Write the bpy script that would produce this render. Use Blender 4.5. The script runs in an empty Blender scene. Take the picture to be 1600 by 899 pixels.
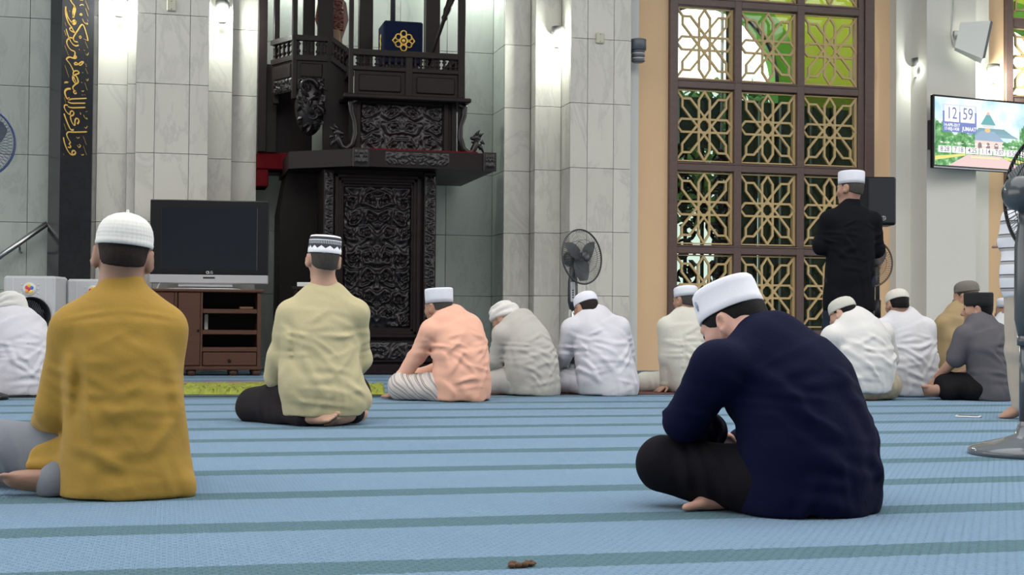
import bpy, math, random
import numpy as np
from mathutils import Matrix, Vector

# ------------------------------------------------------------------ camera
F_PX, CAM_H, YAW, PITCH, ROLL = 2200.0, 0.553, 0.24, 0.0223, 0.008
scene = bpy.context.scene
col = scene.collection
CAM_R = Matrix.Rotation(-YAW, 3, 'Z') @ Matrix.Rotation(math.pi/2 + PITCH, 3, 'X') @ Matrix.Rotation(ROLL, 3, 'Z')
cam_data = bpy.data.cameras.new('camera')
cam_data.sensor_width = 36.0
cam_data.lens = F_PX/1600.0*36.0
cam_data.clip_end = 300
cam = bpy.data.objects.new('camera', cam_data)
cam.matrix_world = Matrix.Translation((0, 0, CAM_H)) @ CAM_R.to_4x4()
col.objects.link(cam)
scene.camera = cam

# ------------------------------------------------------------------ world, exposure, hall lights
vs = scene.view_settings
vs.view_transform = 'Standard'
vs.look = 'None'
vs.gamma = 1.0
vs.use_curve_mapping = False
vs.exposure = 0.0
world = bpy.data.worlds.new('overcast_sky')
scene.world = world
world.use_nodes = True
bg = world.node_tree.nodes['Background']
bg.inputs[0].default_value = (1.0, 0.985, 0.96, 1)
bg.inputs[1].default_value = 3.0

CAMP = Vector((0, 0, CAM_H))
def ray(px, py):
    return CAM_R @ Vector(((px-800)/F_PX, -(py-449.5)/F_PX, -1.0))
def floor_pt(px, py):
    r = ray(px, py); return CAMP + r*(-CAM_H/r.z)
def on_y(px, py, Y):
    r = ray(px, py); return CAMP + r*(Y/r.y)
def at(px, py, d):
    return CAMP + ray(px, py)*d
def fx(px, Y, py=300):
    return on_y(px, py, Y).x
def fz(px, py, Y):
    return on_y(px, py, Y).z
VR = Vector((math.cos(YAW), -math.sin(YAW), 0))      # view right on the ground
VF = Vector((math.sin(YAW), math.cos(YAW), 0))       # view forward on the ground

# ------------------------------------------------------------------ materials
class NT:
    def __init__(s, name):
        s.m = bpy.data.materials.new(name); s.m.use_nodes = True
        s.t = s.m.node_tree; s.n = s.t.nodes; s.l = s.t.links
        s.b = s.n['Principled BSDF']; s.out = s.n['Material Output']
    def node(s, typ, **kw):
        nd = s.n.new(typ)
        for k, v in kw.items():
            if k.startswith('i_'):
                nd.inputs[k[2:].replace('_', ' ')].default_value = v
            else:
                setattr(nd, k, v)
        return nd
    def link(s, a, b): s.l.new(a, b)
    def coord(s, kind='Object', scale=(1, 1, 1), rot=(0, 0, 0), loc=(0, 0, 0)):
        tc = s.node('ShaderNodeTexCoord'); mp = s.node('ShaderNodeMapping')
        mp.inputs['Scale'].default_value = scale; mp.inputs['Rotation'].default_value = rot
        mp.inputs['Location'].default_value = loc
        s.link(tc.outputs[kind], mp.inputs[0]); return mp.outputs[0]
    def math(s, op, a, b=None, c=None):
        nd = s.node('ShaderNodeMath', operation=op)
        for i, v in enumerate((a, b, c)):
            if v is None: continue
            if isinstance(v, (int, float)): nd.inputs[i].default_value = v
            else: s.link(v, nd.inputs[i])
        return nd.outputs[0]
    def mix(s, fac, a, b, typ='MIX'):
        nd = s.node('ShaderNodeMix', data_type='RGBA', blend_type=typ)
        for sock, v in ((nd.inputs['Factor'], fac), (nd.inputs[6], a), (nd.inputs[7], b)):
            if isinstance(v, (int, float)): sock.default_value = v
            elif isinstance(v, tuple): sock.default_value = (*v[:3], 1)
            else: s.link(v, sock)
        return nd.outputs[2]
    def noise(s, vec, scale, detail=3, rough=.55, dist=0.0):
        nd = s.node('ShaderNodeTexNoise'); nd.inputs['Scale'].default_value = scale
        nd.inputs['Detail'].default_value = detail; nd.inputs['Roughness'].default_value = rough
        nd.inputs['Distortion'].default_value = dist
        s.link(vec, nd.inputs['Vector']); return nd.outputs['Fac']
    def ramp(s, fac, stops):
        nd = s.node('ShaderNodeValToRGB'); cr = nd.color_ramp
        while len(cr.elements) < len(stops): cr.elements.new(0.5)
        for e, (p, c) in zip(cr.elements, stops):
            e.position = p; e.color = (*c[:3], 1) if isinstance(c, tuple) else (c, c, c, 1)
        s.link(fac, nd.inputs[0]); return nd.outputs[0]
    def color(s, c):
        if isinstance(c, tuple): s.b.inputs['Base Color'].default_value = (*c[:3], 1)
        else: s.link(c, s.b.inputs['Base Color'])
    def bump(s, h, strength=.3, dist=.01):
        nd = s.node('ShaderNodeBump'); nd.inputs['Strength'].default_value = strength
        nd.inputs['Distance'].default_value = dist
        s.link(h, nd.inputs['Height']); s.link(nd.outputs[0], s.b.inputs['Normal'])

def plain(name, c, rough=.5, metal=0.0, var=0.0, vscale=6, bump=0.0, bscale=60, spec=.5, emit=None):
    t = NT(name)
    t.b.inputs['Roughness'].default_value = rough; t.b.inputs['Metallic'].default_value = metal
    t.b.inputs['Specular IOR Level'].default_value = spec
    if var:
        v = t.coord()
        f = t.noise(v, vscale, 4)
        t.color(t.mix(f, tuple(x*(1-var) for x in c), tuple(min(1, x*(1+var)) for x in c)))
    else: t.color(c)
    if bump:
        t.bump(t.noise(t.coord(), bscale, 3), bump, .004)
    if emit:
        t.b.inputs['Emission Color'].default_value = (*emit[0], 1); t.b.inputs['Emission Strength'].default_value = emit[1]
    return t.m

def marble(name, base, vein, rough=.22):
    t = NT(name)
    oi = t.node('ShaderNodeObjectInfo')
    v = t.coord('Object', (1.5, 1.0, .62), (0.1, 0.62, 0.2))
    add = t.node('ShaderNodeVectorMath', operation='ADD'); sc = t.node('ShaderNodeVectorMath', operation='SCALE')
    cmb = t.node('ShaderNodeCombineXYZ')
    for i in range(3): t.link(oi.outputs['Random'], cmb.inputs[i])
    t.link(cmb.outputs[0], sc.inputs[0]); sc.inputs['Scale'].default_value = 37.0
    t.link(v, add.inputs[0]); t.link(sc.outputs[0], add.inputs[1])
    w = add.outputs[0]
    n1 = t.noise(w, 1.3, 6, .6, .4)
    cl = t.mix(n1, tuple(x*.88 for x in base), tuple(min(1, x*1.08) for x in base))
    n2 = t.noise(w, 1.7, 9, .66, .7)
    vn = t.ramp(n2, [(0.46, 0.0), (0.5, 1.0), (0.54, 0.0)])
    n3 = t.noise(w, .9, 2)
    vm = t.math('MULTIPLY', vn, t.math('MULTIPLY', n3, .55))
    cl = t.mix(vm, cl, vein)
    rv = t.math('ADD', t.math('MULTIPLY', oi.outputs['Random'], .10), .95)
    mul = t.node('ShaderNodeVectorMath', operation='SCALE'); t.link(cl, mul.inputs[0]); t.link(rv, mul.inputs['Scale'])
    t.color(mul.outputs[0]); t.b.inputs['Roughness'].default_value = rough
    return t.m

def cloth(name, c, rough=.85, weave=420, amt=.06, fold=.0):
    t = NT(name)
    v = t.coord()
    f = t.noise(v, 5, 4)
    f2 = t.noise(v, weave, 2)
    c1 = t.mix(f, tuple(x*(1-amt) for x in c), tuple(min(1, x*(1+amt)) for x in c))
    t.color(t.mix(t.math('MULTIPLY', f2, .5), c1, tuple(x*.8 for x in c)))
    t.b.inputs['Roughness'].default_value = rough
    t.b.inputs['Specular IOR Level'].default_value = .08 if max(c) < .15 else .2
    t.b.inputs['Sheen Weight'].default_value = .0 if max(c) < .15 else .06
    h = t.math('ADD', t.math('MULTIPLY', t.noise(v, weave, 2), .25), t.noise(v, 17, 3, .5, .8))
    t.bump(h, .22, .012)
    return t.m

def wood(name, c1, c2, rough=.4, scale=(2, 2, 30), spec=.5):
    t = NT(name)
    v = t.coord('Object', scale)
    n = t.noise(v, 1.6, 5, .6, 1.5)
    t.color(t.mix(n, c1, c2)); t.b.inputs['Roughness'].default_value = rough
    t.b.inputs['Specular IOR Level'].default_value = spec
    t.bump(n, .15, .004)
    return t.m

def glass(name, tint, trans=.9, rough=.02):
    t = NT(name)
    tr = t.node('ShaderNodeBsdfTransparent'); tr.inputs[0].default_value = (*tint, 1)
    gl = t.node('ShaderNodeBsdfGlossy'); gl.inputs['Roughness'].default_value = rough
    fr = t.node('ShaderNodeFresnel'); fr.inputs[0].default_value = 1.5
    mx = t.node('ShaderNodeMixShader')
    t.link(fr.outputs[0], mx.inputs[0]); t.link(tr.outputs[0], mx.inputs[1]); t.link(gl.outputs[0], mx.inputs[2])
    t.link(mx.outputs[0], t.out.inputs['Surface'])
    return t.m

# ------------------------------------------------------------------ mesh helpers
def set_tags(o, label=None, cat=None, group=None, kind=None):
    if label: o['label'] = label
    if cat: o['category'] = cat
    if group: o['group'] = group
    if kind: o['kind'] = kind
    return o

def adopt(o, parent):
    if parent is not None:
        o.parent = parent
        o.matrix_parent_inverse = parent.matrix_basis.inverted() if parent.parent is None else \
            (parent.parent.matrix_basis @ parent.matrix_parent_inverse @ parent.matrix_basis).inverted()
    return o

def empty(name, loc, label=None, cat=None, group=None, rz=0.0, kind=None):
    o = bpy.data.objects.new(name, None); o.empty_display_size = .05
    col.objects.link(o); o.location = loc; o.rotation_euler = (0, 0, rz)
    o.matrix_basis = Matrix.Translation(loc) @ Matrix.Rotation(rz, 4, 'Z')
    return set_tags(o, label, cat, group, kind)

def link_mesh(name, me, mat, parent=None, basis=None):
    o = bpy.data.objects.new(name, me)
    if mat is not None and not me.materials: me.materials.append(mat)
    col.objects.link(o)
    if basis is not None: o.matrix_basis = basis
    adopt(o, parent)
    return o

class MB:
    """collects faces of one mesh; M transforms what is added"""
    def __init__(s, M=None):
        s.v = []; s.f = []; s.sm = []; s.M = M if M is not None else Matrix.Identity(4)
    def add(s, verts, faces, smooth=False):
        k = len(s.v)
        s.v += [tuple(s.M @ Vector(p)) for p in verts]
        s.f += [tuple(i+k for i in f) for f in faces]
        s.sm += [smooth]*len(faces)
        return s
    def box(s, x0, x1, y0, y1, z0, z1, bev=0.0):
        if bev <= 0:
            vv = [(x, y, z) for x in (x0, x1) for y in (y0, y1) for z in (z0, z1)]
            s.add(vv, [(0, 1, 3, 2), (4, 6, 7, 5), (0, 4, 5, 1), (2, 3, 7, 6), (0, 2, 6, 4), (1, 5, 7, 3)])
        else:
            b = min(bev, (x1-x0)*.49, (y1-y0)*.49, (z1-z0)*.49)
            # chamfered box: 24 vertices
            vv = []; idx = {}
            for ix, X in enumerate((x0, x1)):
                for iy, Y in enumerate((y0, y1)):
                    for iz, Z in enumerate((z0, z1)):
                        sx, sy, sz = (b if ix == 0 else -b), (b if iy == 0 else -b), (b if iz == 0 else -b)
                        idx[ix, iy, iz, 0] = len(vv); vv.append((X, Y+sy, Z+sz))
                        idx[ix, iy, iz, 1] = len(vv); vv.append((X+sx, Y, Z+sz))
                        idx[ix, iy, iz, 2] = len(vv); vv.append((X+sx, Y+sy, Z))
            ff = []
            for i in (0, 1):
                q = [idx[i, 0, 0, 0], idx[i, 1, 0, 0], idx[i, 1, 1, 0], idx[i, 0, 1, 0]]; ff.append(q if i else q[::-1])
                q = [idx[0, i, 0, 1], idx[1, i, 0, 1], idx[1, i, 1, 1], idx[0, i, 1, 1]]; ff.append(q[::-1] if i else q)
                q = [idx[0, 0, i, 2], idx[1, 0, i, 2], idx[1, 1, i, 2], idx[0, 1, i, 2]]; ff.append(q if i else q[::-1])
            for i in (0, 1):
                for j in (0, 1):
                    ff.append([idx[0, i, j, 1], idx[1, i, j, 1], idx[1, i, j, 2], idx[0, i, j, 2]])
                    ff.append([idx[i, 0, j, 0], idx[i, 1, j, 0], idx[i, 1, j, 2], idx[i, 0, j, 2]])
                    ff.append([idx[i, j, 0, 0], idx[i, j, 1, 0], idx[i, j, 1, 1], idx[i, j, 0, 1]])
                    for k in (0, 1):
                        ff.append([idx[i, j, k, 0], idx[i, j, k, 1], idx[i, j, k, 2]])
            s.add(vv, ff)
        return s
    def prism(s, poly, y0, y1):
        """poly in x,z extruded along y"""
        n = len(poly)
        vv = [(x, y0, z) for x, z in poly] + [(x, y1, z) for x, z in poly]
        ff = [tuple(range(n)), tuple(range(2*n-1, n-1, -1))] + [(i, i+n, (i+1) % n+n, (i+1) % n) for i in range(n)]
        return s.add(vv, ff)
    def prism_z(s, poly, z0, z1):
        n = len(poly)
        vv = [(x, y, z0) for x, y in poly] + [(x, y, z1) for x, y in poly]
        ff = [tuple(range(n-1, -1, -1)), tuple(range(n, 2*n))] + [(i, (i+1) % n, (i+1) % n+n, i+n) for i in range(n)]
        return s.add(vv, ff)
    def tube(s, pts, r, n=8, caps=True, flat=None):
        pts = [Vector(p) for p in pts]; m = len(pts)
        rr = r if isinstance(r, (list, tuple)) else [r]*m
        vv = []; ff = []
        prev = None
        for i, p in enumerate(pts):
            d = (pts[min(i+1, m-1)] - pts[max(i-1, 0)])
            if d.length < 1e-9: d = Vector((0, 0, 1))
            d.normalize()
            if prev is None:
                u = d.cross(Vector((0, 0, 1)))
                if u.length < .05: u = d.cross(Vector((1, 0, 0)))
                u.normalize()
            else:
                u = prev - d*prev.dot(d); u.normalize()
            prev = u; w = d.cross(u)
            for k in range(n):
                a = 2*math.pi*k/n
                vv.append(p + (u*math.cos(a) + w*math.sin(a))*rr[i])
        for i in range(m-1):
            for k in range(n):
                ff.append((i*n+k, i*n+(k+1) % n, (i+1)*n+(k+1) % n, (i+1)*n+k))
        if caps:
            ff.append(tuple(range(n-1, -1, -1))); ff.append(tuple(range((m-1)*n, m*n)))
        return s.add(vv, ff, True)
    def lathe(s, prof, n=32, sx=1.0, sy=1.0):
        """profile (r,z) turned about local z"""
        vv = []; ff = []; rows = []
        for r, z in prof:
            if r < 1e-6: rows.append([len(vv)]); vv.append((0, 0, z))
            else:
                rows.append(list(range(len(vv), len(vv)+n)))
                vv += [(r*math.cos(2*math.pi*k/n)*sx, r*math.sin(2*math.pi*k/n)*sy, z) for k in range(n)]
        for a, b in zip(rows[:-1], rows[1:]):
            for k in range(n):
                k2 = (k+1) % n
                if len(a) == 1 and len(b) == 1: continue
                if len(a) == 1: ff.append((a[0], b[k2], b[k]))
                elif len(b) == 1: ff.append((a[k], a[k2], b[0]))
                else: ff.append((a[k], a[k2], b[k2], b[k]))
        return s.add(vv, ff, True)
    def sphere(s, c, r, n=12, m=8):
        rx = r if isinstance(r, (tuple, list)) else (r, r, r)
        prof = [(math.sin(math.pi*i/m), -math.cos(math.pi*i/m)) for i in range(m+1)]
        prof[0] = (0, -1); prof[-1] = (0, 1)
        old = s.M
        s.M = old @ Matrix.Translation(c) @ Matrix.Diagonal((*rx, 1))
        s.lathe(prof, n); s.M = old
        return s
    def mesh(s, name):
        me = bpy.data.meshes.new(name); me.from_pydata(s.v, [], s.f)
        me.polygons.foreach_set('use_smooth', s.sm); me.update()
        return me
    def build(s, name, mat, parent=None, basis=None):
        return link_mesh(name, s.mesh(name), mat, parent, basis)

def frame(origin, x, y, z):
    return Matrix(((x[0], y[0], z[0], origin[0]), (x[1], y[1], z[1], origin[1]), (x[2], y[2], z[2], origin[2]), (0, 0, 0, 1)))
def aim(origin, direction, up=(0, 0, 1)):
    """frame whose z axis is direction"""
    z = Vector(direction).normalized(); x = Vector(up).cross(z)
    if x.length < 1e-4: x = Vector((1, 0, 0))
    x.normalize(); y = z.cross(x)
    return frame(origin, x, y, z)

def text_mesh(body, size, mat, parent, M, align='CENTER', extrude=.001, squeeze=1.0, name='lettering', bold=0.0):
    c = bpy.data.curves.new('txt', 'FONT'); c.body = body; c.size = size; c.align_x = align; c.align_y = 'CENTER'
    c.extrude = extrude; c.offset = bold; c.resolution_u = 3
    o = bpy.data.objects.new('txt', c); col.objects.link(o)
    bpy.context.view_layer.update()
    dg = bpy.context.evaluated_depsgraph_get()
    me = bpy.data.meshes.new_from_object(o.evaluated_get(dg))
    bpy.data.objects.remove(o); bpy.data.curves.remove(c)
    me.transform(M @ Matrix.Diagonal((squeeze, 1, 1, 1))); me.materials.clear()
    me.name = name
    return link_mesh(name, me, mat, parent)
# ------------------------------------------------------------------ implicit surfaces (people)
class Prim:
    __slots__ = ('fn', 'op', 'k')
    def __init__(s, fn, op, k): s.fn = fn; s.op = op; s.k = k
def A3(p): return np.array(p, dtype=np.float32)
def cone(a, b, ra, rb, k=.03, sq=None, op='add'):
    a = A3(a); b = A3(b); ba = b-a; L = float(ba@ba)+1e-9
    if sq is not None: n = A3(sq[0]); n = n/np.linalg.norm(n); s = float(sq[1])
    def fn(p):
        pa = p-a
        if sq is not None:
            t = np.clip((pa@ba)/L, 0, 1)
            q = pa-t[:, None]*ba
            q = q+((1/s-1)*(q@n))[:, None]*n
            return (np.sqrt((q*q).sum(1))-(ra+(rb-ra)*t))*(s**.5)
        t = np.clip((pa@ba)/L, 0, 1)
        q = pa-t[:, None]*ba
        return np.sqrt((q*q).sum(1))-(ra+(rb-ra)*t)
    return Prim(fn, op, k)
def ell(c, r, axes=None, k=.03, op='add'):
    c = A3(c); r = A3(r); ax = np.eye(3, dtype=np.float32) if axes is None else np.array(axes, dtype=np.float32)
    def fn(p):
        q = (p-c)@ax.T
        k0 = np.sqrt(((q/r)**2).sum(1)); k1 = np.sqrt(((q/(r*r))**2).sum(1))+1e-6
        return k0*(k0-1)/k1
    return Prim(fn, op, k)
def half(n, p0, k=.004):
    n = A3(n); n = n/np.linalg.norm(n); d = float(n@A3(p0))
    return Prim(lambda p: p@n-d, 'int', k)
def smin(a, b, k):
    h = np.maximum(k-np.abs(a-b), 0)/k
    return np.minimum(a, b)-h*h*k*.25
def combine(acc, d, op, k):
    if op == 'add': return smin(acc, d, k)
    if op == 'sub': return -smin(-acc, d, k)
    return -smin(-acc, -d, k)

def sdf_mesh(name, prims, lo, hi, res, disp=None, margin=.03):
    lo = np.array(lo, dtype=np.float32); hi = np.array(hi, dtype=np.float32)
    B = 6
    nb = np.maximum(np.ceil((hi-lo)/(res*B)).astype(int), 1); n = nb*B
    bx = [lo[i]+(np.arange(nb[i])*B+(B-1)/2)*res for i in range(3)]
    C = np.stack(np.meshgrid(*bx, indexing='ij'), -1).reshape(-1, 3).astype(np.float32)
    D = []; tot = np.full(len(C), 9., np.float32)
    for p in prims:
        d = p.fn(C).astype(np.float32); D.append(d); tot = combine(tot, d, p.op, p.k)
    rad = res*B*.87+margin
    act = np.where(np.abs(tot) < rad*1.35)[0]
    off = np.stack(np.meshgrid(*[(np.arange(B)-(B-1)/2)*res]*3, indexing='ij'), -1).reshape(-1, 3).astype(np.float32)
    P = (C[act][:, None, :]+off[None]).astype(np.float32)
    V = np.full((len(act), B**3), 9., np.float32)
    ta = tot[act]
    for p, d in zip(prims, D):
        da = d[act]
        if p.op == 'add': sel = np.where(da < ta+2.2*rad+p.k)[0]
        elif p.op == 'sub': sel = np.where(da < 1.6*rad+p.k)[0]
        else: sel = np.where(da > -1.6*rad-p.k)[0]
        if len(sel) == 0: continue
        val = p.fn(P[sel].reshape(-1, 3)).reshape(len(sel), -1)
        V[sel] = combine(V[sel], val, p.op, p.k)
    if disp is not None:
        V += disp(P.reshape(-1, 3)).reshape(V.shape)
    G = np.empty((nb[0], nb[1], nb[2], B, B, B), np.float32)
    G.reshape(-1, B**3)[:] = tot[:, None]
    G.reshape(-1, B**3)[act] = V
    G = np.ascontiguousarray(G.transpose(0, 3, 1, 4, 2, 5)).reshape(n)
    G[0] = G[-1] = 1; G[:, 0] = G[:, -1] = 1; G[:, :, 0] = G[:, :, -1] = 1
    S = G < 0
    def corner(X, i, j, k): return X[i:n[0]-1+i, j:n[1]-1+j, k:n[2]-1+k]
    cnt = np.zeros(np.array(n)-1, np.uint8)
    for i in (0, 1):
        for j in (0, 1):
            for k in (0, 1): cnt += corner(S, i, j, k)
    cells = np.argwhere((cnt > 0) & (cnt < 8))
    idx = np.full(cnt.shape, -1, np.int32); idx[tuple(cells.T)] = np.arange(len(cells))
    cv = {}
    for i in (0, 1):
        for j in (0, 1):
            for k in (0, 1): cv[i, j, k] = G[cells[:, 0]+i, cells[:, 1]+j, cells[:, 2]+k]
    acc = np.zeros((len(cells), 3), np.float32); num = np.zeros(len(cells), np.float32)
    for a in cv:
        for ax in range(3):
            if a[ax]: continue
            b = list(a); b[ax] = 1; b = tuple(b)
            va, vb = cv[a], cv[b]; m = (va < 0) != (vb < 0)
            t = np.where(m, va/(va-vb+1e-12), 0)
            pt = np.tile(A3(a), (len(cells), 1)); pt[:, ax] = t
            acc += pt*m[:, None]; num += m
    verts = lo+(cells+acc/num[:, None])*res
    quads = []
    for ax in range(3):
        u, w = [(1, 2), (2, 0), (0, 1)][ax]
        sl0 = [slice(1, -1)]*3; sl1 = [slice(1, -1)]*3
        sl0[ax] = slice(0, n[ax]-1); sl1[ax] = slice(1, n[ax])
        s0 = S[tuple(sl0)]; s1 = S[tuple(sl1)]
        e = np.argwhere(s0 != s1)
        if len(e) == 0: continue
        inside = s0[tuple(e.T)]
        g = e.copy(); o = [1, 1, 1]; o[ax] = 0; g += o
        def cid(du, dw):
            q = g.copy(); q[:, u] -= du; q[:, w] -= dw
            return idx[tuple(q.T)]
        a, b, c, d = cid(1, 1), cid(0, 1), cid(0, 0), cid(1, 0)
        q = np.stack([a, b, c, d], 1); q[~inside] = q[~inside][:, ::-1]
        quads.append(q)
    Q = np.concatenate(quads); Q = Q[(Q >= 0).all(1)]
    me = bpy.data.meshes.new(name)
    me.vertices.add(len(verts)); me.vertices.foreach_set('co', verts.astype(np.float32).ravel())
    me.loops.add(len(Q)*4); me.loops.foreach_set('vertex_index', Q.astype(np.int32).ravel())
    me.polygons.add(len(Q))
    me.polygons.foreach_set('loop_start', np.arange(0, len(Q)*4, 4, dtype=np.int32))
    me.polygons.foreach_set('use_smooth', np.ones(len(Q), bool))
    me.update(calc_edges=True)
    return me

def make_disp(seed, amp, folds=(), freq=9.0):
    rs = np.random.RandomState(seed)
    waves = []
    for j in range(4):
        d = rs.normal(size=3); d[2] *= .45; d /= np.linalg.norm(d)
        e = rs.normal(size=3); e /= np.linalg.norm(e)
        waves.append((d.astype(np.float32), e.astype(np.float32), freq*(1+.8*j), rs.rand()*6.3, rs.rand()*6.3, 1/(1+.7*j)))
    fl = [(A3(f[0]), A3(f[1]), f[2], f[3], (A3(f[4]), A3(f[5])) if len(f) > 4 else None) for f in folds]
    def fn(p):
        out = np.zeros(len(p), np.float32)
        for d, e, f, p1, p2, wt in waves:
            out += amp*wt*np.sin((p@d)*f*2+p1+1.3*np.sin((p@e)*f+p2))
        for a, b, w, h, pr in fl:
            if pr is None:                       # ring or ridge in space
                ba = b-a; t = np.clip(((p-a)@ba)/(ba@ba), 0, 1)
                q = p-a-t[:, None]*ba
                out -= 1.6*h*np.exp(-(q*q).sum(1)/(w*w))*np.sin(np.pi*(.12+.76*t))
                continue
            n, c = pr                            # crease drawn on the side of the cloth facing -n
            q = p-a; ba = b-a
            ba = ba-(ba@n)*n; L = np.sqrt(ba@ba)+1e-6; ba = ba/L
            dn = (p-c)@n
            m = np.where((dn < .03) & (np.abs(q@ba-L/2) < L*.5+.05))[0]
            if len(m) == 0: continue
            qm = q[m]; t = (qm@ba)/L
            s = np.cross(n, ba).astype(np.float32); x = (qm@s)/w+.5*np.sin(t*2.6)
            env = np.clip(1-(2*t-1)**2*.92, 0, 1)*np.clip((.03-dn[m])/.05, 0, 1)
            out[m] -= h*env*(np.exp(-x*x)-.55*np.exp(-(x-1.7)**2)-.3*np.exp(-(x+1.9)**2))
        return out
    return fn
# ------------------------------------------------------------------ people
def torus(M, R, r, sx=1., sy=1., k=.02):
    Mi = np.array(M.inverted(), dtype=np.float32)
    def fn(p):
        q = p@Mi[:3, :3].T+Mi[:3, 3]
        a = np.sqrt((q[:, 0]/sx)**2+(q[:, 1]/sy)**2)-R
        return np.sqrt(a*a+q[:, 2]**2)-r
    return Prim(fn, 'add', k)

def knit(name, c, ribs=40, rows=260.0, amt=.8):
    t = NT(name)
    tc = t.node('ShaderNodeTexCoord'); sp = t.node('ShaderNodeSeparateXYZ'); t.link(tc.outputs['Object'], sp.inputs[0])
    ang = t.math('ARCTAN2', sp.outputs[1], sp.outputs[0])
    rib = t.math('SINE', t.math('MULTIPLY', ang, float(ribs)))
    row = t.math('SINE', t.math('MULTIPLY', sp.outputs[2], rows*2))
    h = t.math('ADD', rib, t.math('MULTIPLY', row, .5))
    t.color(t.mix(t.math('MULTIPLY', t.math('ADD', h, 1.5), .22), tuple(x*.94 for x in c), c))
    t.b.inputs['Roughness'].default_value = .9
    t.bump(h, amt*.3, .002)
    return t.m

def head_prims(M, s, nb, skin=True):
    R = M.to_3x3(); ax = [list(R.col[i]) for i in range(3)]
    P = lambda x, y, z: tuple(M @ Vector((x*s, y*s, z*s)))
    r = lambda *v: tuple(x*s for x in v)
    L = [ell(P(0, -.012, .03), r(.077, .098, .092), ax, .03),
         ell(P(0, .022, -.028), r(.062, .072, .088), ax, .04),
         cone(P(-.018, .052, -.098), P(.018, .052, -.098), .026*s, .026*s, .03),
         cone(P(0, .088, .012), P(0, .107, -.03), .009*s, .0155*s, .012),
         cone(P(-.014, .09, -.034), P(.014, .09, -.034), .008*s, .008*s, .008),
         cone(P(-.036, .077, .024), P(.036, .077, .024), .014*s, .014*s, .014),
         cone(P(-.02, .085, -.058), P(.02, .085, -.058), .008*s, .008*s, .008),
         cone(P(-.016, .083, -.071), P(.016, .083, -.071), .008*s, .008*s, .008),
         cone(P(-.045, .055, -.02), P(-.045, .05, -.02), .026*s, .026*s, .02),
         cone(P(.045, .055, -.02), P(.045, .05, -.02), .026*s, .026*s, .02)]
    for sg in (-1, 1):
        L.append(ell(P(sg*.032, .095, .006), r(.017, .014, .010), ax, .008, 'sub'))
        e = Matrix.Rotation(sg*-.55, 3, 'Z'); axe = [list(R @ e.col[i]) for i in range(3)]
        L.append(ell(P(sg*.086, -.014, -.002), r(.012, .023, .037), axe, .008))
        L.append(ell(P(sg*.082, .004, -.028), r(.008, .010, .014), axe, .008))
        L.append(ell(P(sg*.097, -.008, .004), r(.007, .011, .020), axe, .004, 'sub'))
    L.append(cone(P(0, -.028, -.045), nb, .049*s, .056*s, .035))
    return L

def hand_prims(w, t, up, s=1.0, curl=.5, thumb=1):
    """palm and five bent fingers from wrist w towards t; up = back of hand"""
    w = Vector(w); d = (Vector(t)-w).normalized(); up = Vector(up); up = (up-d*up.dot(d)).normalized(); x = d.cross(up)*thumb
    L = [cone(w, w+d*.085*s, .027*s, .037*s, .012, (up, .5))]
    for i, (o, ln) in enumerate(((-.030, .062), (-.010, .075), (.010, .080), (.029, .070))):
        b = w+d*.088*s+x*o*s
        m = b+(d*math.cos(curl*.6)-up*math.sin(curl*.6))*ln*.5*s
        e = m+(d*math.cos(curl*1.5)-up*math.sin(curl*1.5))*ln*.5*s
        L += [cone(b-d*.02*s, m, .0092*s, .0085*s, .004), cone(m, e, .0085*s, .0072*s, .004)]
    b = w+d*.03*s+x*.028*s; m = b+(d*.6+x*.75-up*.25).normalized()*.04*s; e = m+(d*.95+x*.15-up*.3).normalized()*.032*s
    L += [cone(b, m, .014*s, .0105*s, .01), cone(m, e, .0105*s, .0085*s, .004)]
    return L

def foot_prims(a, t, up, s=1.0, big=1):
    """heel at a, toes towards t; up = top of the foot"""
    a = Vector(a); d = (Vector(t)-a).normalized(); up = Vector(up); up = (up-d*up.dot(d)).normalized(); x = d.cross(up)*big
    h = a-d*.03*s-up*.02*s
    L = [ell(h, (.036*s,)*3, None, .02), cone(h, h+d*.15*s, .033*s, .042*s, .025, (up, .62)),
         cone(a, h+d*.12*s+up*.008*s, .034*s, .026*s, .03)]
    for o, ln, rr in ((.030, .062, .0145), (.010, .055, .0105), (-.006, .048, .010), (-.021, .040, .0095), (-.034, .030, .0092)):
        b = h+d*.165*s+x*o*s-up*.004*s
        L.append(cone(b, b+d*ln*.8*s-up*.004*s, rr*s, rr*.9*s, .005))
    return L

SKIN = []
def skin_mat(name, c):
    t = NT(name); v = t.coord()
    t.color(t.mix(t.noise(v, 22, 4), tuple(x*.85 for x in c), tuple(min(1, x*1.12) for x in c)))
    t.b.inputs['Roughness'].default_value = .55; t.b.inputs['Subsurface Weight'].default_value = .06
    t.b.inputs['Subsurface Radius'].default_value = (.02, .008, .004)
    t.bump(t.noise(v, 180, 3), .12, .002)
    return t.m

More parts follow.
